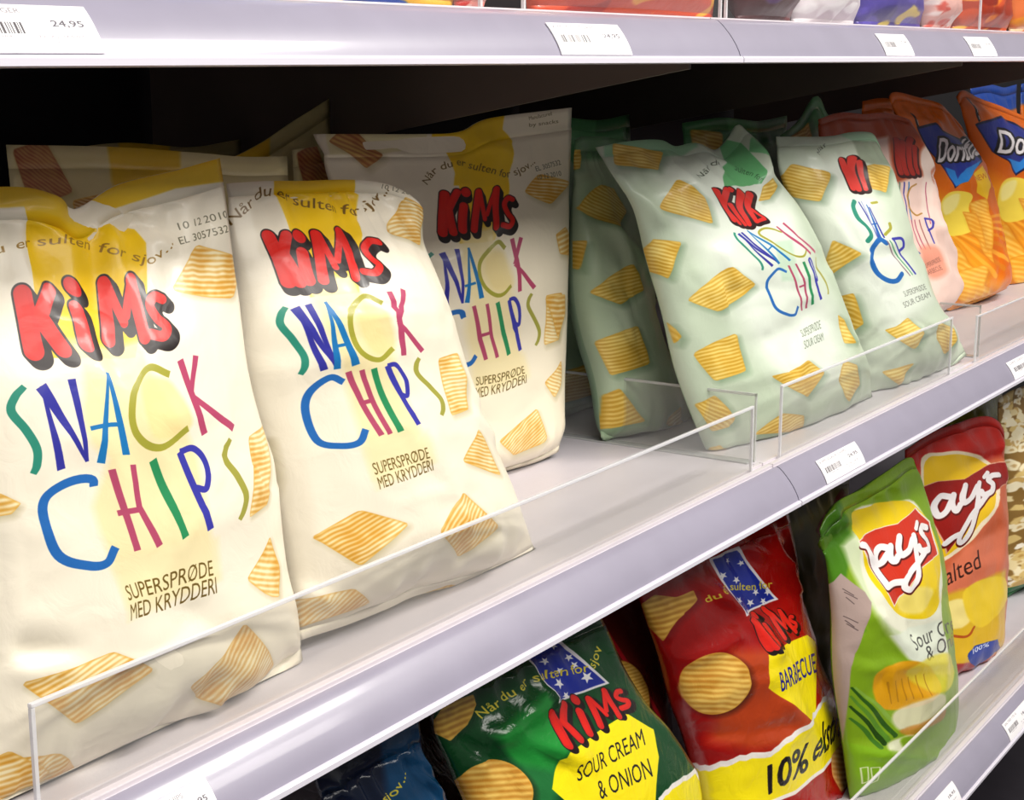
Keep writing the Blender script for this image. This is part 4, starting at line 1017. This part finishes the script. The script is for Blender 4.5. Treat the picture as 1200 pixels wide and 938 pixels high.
blb, brb = pj(1.245, .10, ZLS), pj(1.51, .10, ZLS)
BQ = Bag('chips_bag', 'red barbecue chips bag with yellow shield and torn yellow banner',
         T=[(742, 672), (790, 645), (850, 625), (922, 598)], R=[(935, 655), (939, 706), (948, 744), (955, 772), (971, 809), (985, 855), (997, 905)], B=[tuple(blb), tuple((blb + brb) / 2 + [0, 10]), tuple(brb)],
         L=[(752, 712), (772, 770), (788, 825), (804, 870), (820, 940)], yb=.10, lean=.09, zs=ZLS, bf=.036, bb=.025, seed=111, k=1.9, ts=.05, tb=.03, base='#9c0d0a', back='#7a120e', wr=.0050, calm=[(930, 795, 50), (905, 740, 35), (945, 890, 60)], ns=52, nt=72,
         creases=[(805, 680, 830, 700, 6, .006), (830, 690, 870, 760, 7, .006), (790, 770, 830, 740, 9, .006), (900, 620, 925, 690, 7, .006), (868, 640, 915, 660, 8, .005), (820, 860, 880, 845, 9, -.005),
                  (880, 820, 925, 870, 10, .004), (920, 640, 935, 700, 5, -.005)], **FOIL)
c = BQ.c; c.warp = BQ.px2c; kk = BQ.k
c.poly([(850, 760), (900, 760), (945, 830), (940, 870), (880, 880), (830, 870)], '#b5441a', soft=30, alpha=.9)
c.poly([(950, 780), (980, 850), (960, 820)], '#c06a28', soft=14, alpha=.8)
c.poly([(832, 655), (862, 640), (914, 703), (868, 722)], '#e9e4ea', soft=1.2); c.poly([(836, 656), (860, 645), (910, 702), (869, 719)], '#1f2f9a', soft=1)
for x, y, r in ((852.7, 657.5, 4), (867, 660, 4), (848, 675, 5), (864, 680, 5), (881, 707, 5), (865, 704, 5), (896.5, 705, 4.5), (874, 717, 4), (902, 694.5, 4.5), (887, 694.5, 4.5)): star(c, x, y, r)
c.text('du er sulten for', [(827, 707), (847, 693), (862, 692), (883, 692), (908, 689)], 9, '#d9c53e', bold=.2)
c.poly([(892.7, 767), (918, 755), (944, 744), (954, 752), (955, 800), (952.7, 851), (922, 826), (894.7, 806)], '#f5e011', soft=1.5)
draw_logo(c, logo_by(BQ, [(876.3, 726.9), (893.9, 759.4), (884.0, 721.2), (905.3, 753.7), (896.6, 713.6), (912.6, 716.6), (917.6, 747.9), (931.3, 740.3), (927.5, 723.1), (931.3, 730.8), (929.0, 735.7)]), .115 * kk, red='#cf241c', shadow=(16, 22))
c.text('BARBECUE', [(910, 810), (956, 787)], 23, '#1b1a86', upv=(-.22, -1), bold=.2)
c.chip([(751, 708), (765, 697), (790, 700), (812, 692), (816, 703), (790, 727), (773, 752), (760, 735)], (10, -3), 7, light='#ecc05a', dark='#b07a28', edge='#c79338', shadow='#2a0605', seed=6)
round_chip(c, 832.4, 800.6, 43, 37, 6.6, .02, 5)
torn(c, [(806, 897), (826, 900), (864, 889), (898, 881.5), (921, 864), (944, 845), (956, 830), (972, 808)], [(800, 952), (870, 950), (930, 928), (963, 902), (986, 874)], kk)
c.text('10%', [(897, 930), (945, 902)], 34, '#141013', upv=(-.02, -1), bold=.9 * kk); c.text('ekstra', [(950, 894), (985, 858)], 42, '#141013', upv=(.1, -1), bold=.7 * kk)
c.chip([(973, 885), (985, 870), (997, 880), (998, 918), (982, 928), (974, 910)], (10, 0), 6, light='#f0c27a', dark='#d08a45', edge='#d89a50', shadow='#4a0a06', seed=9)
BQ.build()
def bbq_back(b):
    c = b.c; W, H = b.W, b.H; c.warp = lambda p: np.atleast_2d(np.asarray(p, float)) * [W, H]
    c.stroke([(.40, 0), (.50, .2), (.66, .45)], 4, '#c4a438', True); c.stroke([(.44, 0), (.56, .2), (.72, .45)], 5, '#c0202a', True)
    round_chip(c, .52, .34, .16, .10, 4, .1, 7)
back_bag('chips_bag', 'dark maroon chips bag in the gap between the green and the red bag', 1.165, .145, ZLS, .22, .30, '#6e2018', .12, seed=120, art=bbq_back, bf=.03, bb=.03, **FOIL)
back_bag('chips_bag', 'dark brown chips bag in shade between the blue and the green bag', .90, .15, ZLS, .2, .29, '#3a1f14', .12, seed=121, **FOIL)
bb_l, bb_r = pj(.66, .045, ZLS), pj(.855, .045, ZLS)
BB = Bag('chips_bag', 'dark blue foil chips bag at the bottom edge, its top corner catching light',
         T=[(365, 905), (420, 875), (470, 850), (490, 845)], R=[(497, 892), (510, 915), (524, 945), (560, 1010)], B=[tuple(bb_l), tuple((bb_l + bb_r) / 2 + [0, 12]), tuple(bb_r)], L=[(385, 960), (430, 1080)],
         yb=.045, lean=.12, zs=ZLS, bf=.036, bb=.03, seed=131, k=1.5, base='#0a3f66', back='#08243c', wr=.005, creases=[(485, 910, 505, 925, 5, .006), (470, 880, 500, 900, 8, .005), (377, 910, 412, 938, 6, .005)], **FOIL)
c = BB.c; c.warp = BB.px2c
c.poly([(350, 890), (440, 860), (455, 930), (440, 1000), (380, 1000)], '#0a1730', soft=20)
c.text('sjov...', [(448, 940), (460, 934), (470, 920), (474, 905)], 9, '#d9c53e', bold=.3)
BB.build()

# lime green bag and salmon bag, same script logo
def script_logo(c, f, kk, wd, flag='#d0341d', rim='#f3e6d8', col='#f7f3f2', skip=0, flagpts=None):
    """flag and the joined script word drawn in a small frame: x 0..300, y 0..300"""
    fp = flagpts or [(0, 85), (80, 42), (165, 22), (240, -40), (292, 18), (310, 140), (250, 190), (160, 335), (120, 275), (60, 180)]
    c.poly(f(np.array(fp, float)), rim, soft=1.5, sub=4); g = np.array(fp, float); g = g + (g.mean(0) - g) * .035
    c.poly(f(g), flag, soft=1.5, sub=4)
    L = [([(18, 100), (40, 110), (62, 150), (100, 210), (135, 268)], 20), ([(135, 268), (158, 252), (185, 246)], 20),            # L
         ([(130, 118), (105, 116), (88, 150), (98, 182), (120, 172), (140, 130)], 20), ([(142, 112), (142, 150), (156, 170), (170, 150)], 20),   # a
         ([(172, 75), (170, 120), (182, 145), (204, 128), (218, 85)], 20), ([(222, 70), (232, 150), (234, 220), (215, 270), (190, 262), (200, 225), (240, 165), (262, 130)], 18),   # y
         ([(238, 20), (232, 42)], 15), ([(278, 40), (258, 36), (250, 58), (272, 86), (276, 118), (250, 128), (240, 112)], 19)]   # apostrophe, s
    for P, ww in L[skip:]:
        c.stroke(f(np.array(P, float) + [3, 5]), ww * wd * 1.35, '#5c120c', True)
    for P, ww in L[skip:]: c.stroke(f(np.array(P, float)), ww * wd * 1.12, col, True)
LGP = tps([(0, 85), (120, 275), (240, -40), (310, 140), (160, 335)], [(999, 634), (1033, 690), (1073, 594), (1097, 650), (1047, 712)])
bll, brl = pj(1.475, .056, ZLS), pj(1.70, .040, ZLS)
LG = Bag('chips_bag', 'lime green sour cream and onion chips bag with red flag logo',
         T=[(960, 622), (978, 590), (1010, 572), (1063, 537), (1074, 547)], R=[(1084, 578), (1092, 620), (1098, 665), (1105, 712), (1110, 760), (1114, 796), (1111, 834), (1107, 858)],
         B=[(997, 945), (1030, 938), (1075, 902), (1104, 872)], L=[(968, 660), (974, 720), (976, 790), (986, 860)], yb=.055, lean=.08, zs=ZLS, yaw=.0, bf=.034, bb=.014, seed=141, k=2.3, ts=.04, tb=.02,
         base='#7fa51c', back='#5f8a1e', wr=.0034, ns=52, nt=76, rough=.28, coat=.15,
         creases=[(975, 600, 1000, 650, 8, .006), (965, 640, 990, 620, 6, -.006), (1010, 575, 1055, 565, 8, .004), (1000, 720, 1030, 760, 10, .005), (995, 780, 1070, 772, 8, .004), (1000, 880, 1060, 884, 7, .004), (1020, 690, 1035, 740, 7, -.004)])
c = LG.c; c.warp = LG.px2c; kk = LG.k
c.poly([(955, 590), (980, 580), (1000, 640), (990, 680), (1010, 740), (965, 720)], '#3f7a1a', soft=14, alpha=.8)
c.poly([(985, 640), (1000, 620), (1060, 745), (1100, 735), (1104, 795), (1060, 770), (1020, 720)], '#dfe9c4', soft=16, alpha=.95)
c.poly([(1000, 605), (1040, 590), (1076, 592), (1100, 660), (1100, 730), (1050, 740), (1020, 705)], '#f0f0d8', curve=True, soft=6)
c.poly([(996, 612), (1015, 594), (1045, 587), (1072, 592), (1092, 620), (1100, 670), (1096, 716), (1072, 726), (1046, 715), (1020, 680)], '#f5d414', curve=True, soft=2)
c.poly([(1050, 690), (1090, 690), (1080, 718), (1056, 716)], '#fbe98a', curve=True, soft=10, alpha=.8)
script_logo(c, LGP, kk, .34 * kk)
c.poly([(1040, 745), (1104, 725), (1110, 790), (1085, 790), (1060, 772)], '#e9f0dc', soft=8)
c.text('Sour Cream', [(1068.5, 763), (1106, 744), (1135, 730)], 18, '#4a4a46', upv=(-.15, -1)); c.text('& Onion', [(1083, 775), (1110, 760), (1132, 748)], 17, '#4a4a46', upv=(-.15, -1))
# ingredients strip wrapping round the left side
c.poly([(966, 690), (984, 672), (1012, 694), (1018, 706), (1012, 732), (1003, 762), (994, 782), (990, 830), (987, 880), (993, 945), (966, 945)], '#b09a92', soft=2)
for i, y in enumerate((690, 694, 700, 722, 727, 731)):
    c.stroke([(985 + (i % 3) * 2, y), (999 + (i % 2) * 4, y + 8)], .7 * kk, '#4a3a3c')
# cheese, stalks, garlic
c.poly([(1023, 796), (1032, 784), (1060, 774), (1086, 782), (1098, 806), (1080, 826), (1050, 833), (1028, 826)], '#dd9f12', curve=True, soft=5)
c.poly([(1060, 786), (1108, 765), (1112, 800), (1090, 812)], '#e3d23a', curve=True, soft=8, alpha=.8)
for i in range(6):
    c.stroke([(1040 + i * 8, 800 - i * 2), (1046 + i * 8, 825 - i * 2)], 1.3 * kk, '#a86f10', alpha=.7)
for i, (a, b_, cl) in enumerate((((995, 806), (1046, 862), '#2d5a18'), ((994, 816), (1040, 868), '#5a8f2a'), ((994, 828), (1036, 872), '#23480f'), ((1000, 806), (1055, 856), '#86b040'), ((994, 842), (1030, 876), '#3f7520'))):
    c.stroke([a, ((a[0] + b_[0]) / 2 + 2, (a[1] + b_[1]) / 2 - 3), b_], [2 * kk, 4 * kk, 5 * kk], cl, True)
c.poly([(1048, 838), (1075, 822), (1098, 812), (1104, 826), (1080, 846), (1052, 856)], '#e8dfca', curve=True, soft=9, alpha=.85)
c.poly([(1050, 856), (1085, 842), (1105, 830), (1100, 846), (1070, 862)], '#c9822e', curve=True, soft=7, alpha=.8)
c.poly([(1040, 872), (1060, 862), (1078, 866), (1070, 882), (1046, 886)], '#efecdc', curve=True, soft=8, alpha=.85)
c.poly([(990, 870), (1040, 880), (1075, 886), (1060, 930), (995, 945)], '#7fb01f', soft=8, alpha=.8)
for x in (1005, 1019):
    c.stroke([(x, 900), (x + 10, 899), (x + 11, 916), (x + 1, 918), (x, 900)], 1 * kk, '#dfeac0')
LG.build()

LRP = tps([(0, 85), (120, 275), (240, -40), (310, 140), (160, 335)], [(1058, 573), (1100, 640), (1164, 540), (1170, 580), (1100, 665)])
blr, brr = pj(1.90, .10, ZLS), pj(2.05, .075, ZLS)
LR = Bag('chips_bag', 'salmon red salted chips bag with red flag logo, right of the lime green bag',
         T=[(1060, 528), (1090, 508), (1124, 495), (1152, 488), (1166, 492), (1177, 506)], R=[(1177, 545), (1175, 600), (1174, 684), (1172, 735)], B=[(1070, 815), (1112, 794), (1145, 782), (1173, 766)], L=[(1062, 600), (1066, 700), (1068, 760)],
         yb=.085, lean=.10, zs=ZLS, yaw=.1, bf=.030, bb=.03, seed=151, k=2.3, ts=.04, tb=.02, base='#c9603a', back='#8f2a18', wr=.0032, rough=.28, coat=.15,
         creases=[(1100, 530, 1165, 520, 8, .005), (1130, 545, 1170, 535, 5, -.005), (1120, 500, 1140, 530, 7, .004), (1165, 500, 1172, 560, 5, .004)])
c = LR.c; c.warp = LR.px2c; kk = LR.k
c.poly([(1050, 480), (1180, 480), (1180, 530), (1150, 545), (1110, 530), (1060, 560)], '#c0261c', soft=16)
c.poly([(1092, 690), (1130, 640), (1176, 620), (1176, 680), (1120, 720)], '#e07a58', soft=20, alpha=.9)
c.poly([(1078, 545), (1100, 530), (1130, 530), (1165, 545), (1168, 590), (1145, 625), (1110, 655), (1092, 650)], '#f3e2c0', curve=True, soft=3)
c.poly([(1082, 548), (1102, 534), (1130, 534), (1162, 548), (1164, 590), (1142, 620), (1110, 650), (1094, 645)], '#eec21a', curve=True, soft=2)
script_logo(c, LRP, kk, .30 * kk, flag='#8f160f', rim='#d9a58a', col='#e2dcdc', skip=1, flagpts=[(30, 90), (90, 55), (165, 45), (240, -25), (298, -25), (320, 90), (250, 160), (160, 300), (120, 260), (70, 180)])
c.text('Salted', [(1098, 692), (1147, 665)], 22, '#3b1a12', upv=(-.1, -1))
c.poly([(1095, 700), (1130, 690), (1176, 668), (1176, 760), (1100, 790)], '#dfb52a', soft=14)
c.poly([(1098, 712), (1125, 702), (1140, 715), (1128, 735), (1100, 735)], '#f3e08a', curve=True, soft=6)
c.poly([(1130, 690), (1172, 676), (1176, 705), (1150, 735), (1132, 722)], '#f1cf34', curve=True, soft=5)
c.stroke([(1112, 745), (1130, 746), (1140, 735)], 3 * kk, '#b3501c', True)
c.poly([(1070, 780), (1112, 780), (1140, 776), (1176, 766), (1176, 780), (1070, 830)], '#a32a2a', soft=6)
c.poly([(1136, 766), (1140, 757), (1166, 749), (1171, 760), (1134, 783)], '#1d3f9c', soft=1.5); c.text('100%', [(1142, 767), (1160, 759)], 7, '#dfe4f4', bold=.3)
LR.build()
def shaded_lime(b):  # lime bag's logo and lettering repeated in darkened colours that carry the shade
    c = b.c; W, H = b.W, b.H; c.warp = lambda p: np.atleast_2d(np.asarray(p, float)) * [W, H]
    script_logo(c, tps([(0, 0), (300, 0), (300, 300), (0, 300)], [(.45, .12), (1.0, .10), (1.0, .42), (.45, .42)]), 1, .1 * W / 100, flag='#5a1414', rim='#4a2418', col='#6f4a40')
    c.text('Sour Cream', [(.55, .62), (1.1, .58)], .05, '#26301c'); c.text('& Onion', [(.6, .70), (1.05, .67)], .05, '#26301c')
back_bag('chips_bag', 'dark olive chips bag in shade between the red and the lime green bag', 1.675, .17, ZLS, .22, .285, '#5b5620', .08, seed=161, art=shaded_lime, top=[(-1, .285), (-.2, .28), (.4, .272), (1, .262)], k=2.0, bf=.02, bb=.03)

# clear popcorn bags at the right edge
def pop_art(b):
    c = b.c; W, H = b.W, b.H; c.warp = lambda p: np.atleast_2d(np.asarray(p, float)) * [W, H]
    rs = random.Random(4)
    for i in range(420):
        x, y, r = rs.random() * W, rs.random() * H, rs.uniform(.03, .06) * W
        cl = rs.choice(('#f1e6c4', '#e6d3a0', '#d9bd78', '#f6efdb', '#c9a560', '#efe2bb'))
        pts = [(x + r * (1 + .3 * math.sin(a * 3 + i)) * math.cos(a), y + r * (1 + .3 * math.cos(a * 2 + i)) * math.sin(a)) for a in np.linspace(0, 6.28, 9, endpoint=False)]
        c.poly(pts, cl, curve=True, raw=True, soft=2.5)
        if i % 3 == 0: c.poly([(px * .35 + x * .65, py * .35 + y * .65) for px, py in pts], '#a87a35', curve=True, raw=True, soft=3, alpha=.6)
    c.poly([(.30, .30), (.75, .24), (.75, .48), (.44, .50)], '#e6efe0', soft=1.5); c.poly([(.32, .312), (.73, .255), (.73, .47), (.45, .488)], '#1d7a3a', soft=1.5)
    c.poly([(-.1, .93), (1.1, .93), (1.1, 1.1), (-.1, 1.1)], '#1f6b35', soft=2)
back_bag('popcorn_bag', 'clear popcorn bag with green label at the right picture edge', 2.30, .10, ZLS, .24, .29, '#8a6a36', .08, seed=171, art=pop_art, k=2.0, wr=.006, bf=.04, cat='bag of popcorn', yaw=.1)  # brown base paints the shadowed gaps between kernels
def pop_back(b):
    c = b.c; W, H = b.W, b.H; c.warp = lambda p: np.atleast_2d(np.asarray(p, float)) * [W, H]
    c.poly([(-.1, -.1), (1.1, -.1), (1.1, .1), (-.1, .1)], '#1f5a2c', soft=4); c.poly([(.2, .1), (.9, .1), (.9, .2), (.3, .22)], '#b3281c', soft=6); c.poly([(.3, .06), (.8, .05), (.8, .16)], '#c9a02c', soft=6)
back_bag('chips_bag', 'olive and dark green chips bag behind the popcorn at the right edge', 2.36, .21, ZLS, .24, .345, '#8a8a2c', .06, seed=172, art=pop_back, back='#1f5a2c', wr=.006, **FOIL)

# ------------------------------------------------------------------ upper shelf: only the feet of the bags show
def blobs(seed, cols, n=26):
    def f(b):
        c = b.c; W, H = b.W, b.H; rs = random.Random(seed)
        for i in range(n):
            x, y, r = rs.random() * W, (.70 + .34 * rs.random()) * H, rs.uniform(.06, .16) * W
            pts = [(x + r * rs.uniform(.6, 1.4) * math.cos(a), y + r * rs.uniform(.4, 1.0) * math.sin(a)) for a in np.linspace(0, 6.28, 7, endpoint=False)]
            c.poly(pts, rs.choice(cols), curve=True, raw=True, soft=3)
    return f
UP = [('chips_bag', 'blue chips bag with yellow patches on the upper shelf', 330, 532, '#1f4fb5', ('#e6c63a', '#2a66cf', '#183c94', '#e8b23a')),
      ('chips_bag', 'small white and red snack bag on the upper shelf beside the blue bag', 533, 566, '#d98a80', ('#c8322c', '#f0e6e2', '#e9c9bf')),
      ('chips_bag', 'red and orange chips bag on the upper shelf above the tallest yellow bag', 618, 836, '#c8401f', ('#e8692a', '#a5281a', '#e8a83a', '#d04a24')),
      ('chips_bag', 'dark brown snack bag on the upper shelf beside the rail joint', 862, 926, '#4a2226', ('#6a2a2c', '#3a1a2c', '#503060')),
      ('chips_bag', 'white crinkled snack bag on the upper shelf right of the rail joint', 928, 1000, '#e2d9dc', ('#f4f0f1', '#cfc2c8', '#eee6ea')),
      ('chips_bag', 'violet snack bag with yellow marks on the upper shelf', 1001, 1079, '#4a3a96', ('#d9c060', '#5a4aae', '#3a2c7c')),
      ('chips_bag', 'pale pink snack bag on the upper shelf right of the violet bag', 1082, 1113, '#e3b0a6', ('#f0dcd6', '#d0584a')),
      ('chips_bag', 'red brown snack bag with orange marks on the upper shelf', 1115, 1180, '#a53a22', ('#e8842a', '#c8502c', '#8a2a1a', '#e8b04a')),
      ('chips_bag', 'orange snack bag on the upper shelf at the right picture edge', 1184, 1230, '#c96a3a', ('#e8c09a', '#d0842a'))]
for i, (nm, lb, p0, p1, base, cols) in enumerate(UP):
    yb = .062
    a, b_ = at(p0, 15, (0, 1, 0), yb), at(p1, 20, (0, 1, 0), yb)
    back_bag(nm, lb, (a[0] + b_[0]) / 2, yb, ZUS, b_[0] - a[0], .26, base, .12, seed=200 + i, art=blobs(i, cols), group='bags along the upper shelf', bf=.022, bb=.025, foot=.05, ns=24, nt=30, k=1.2, tb=.02)
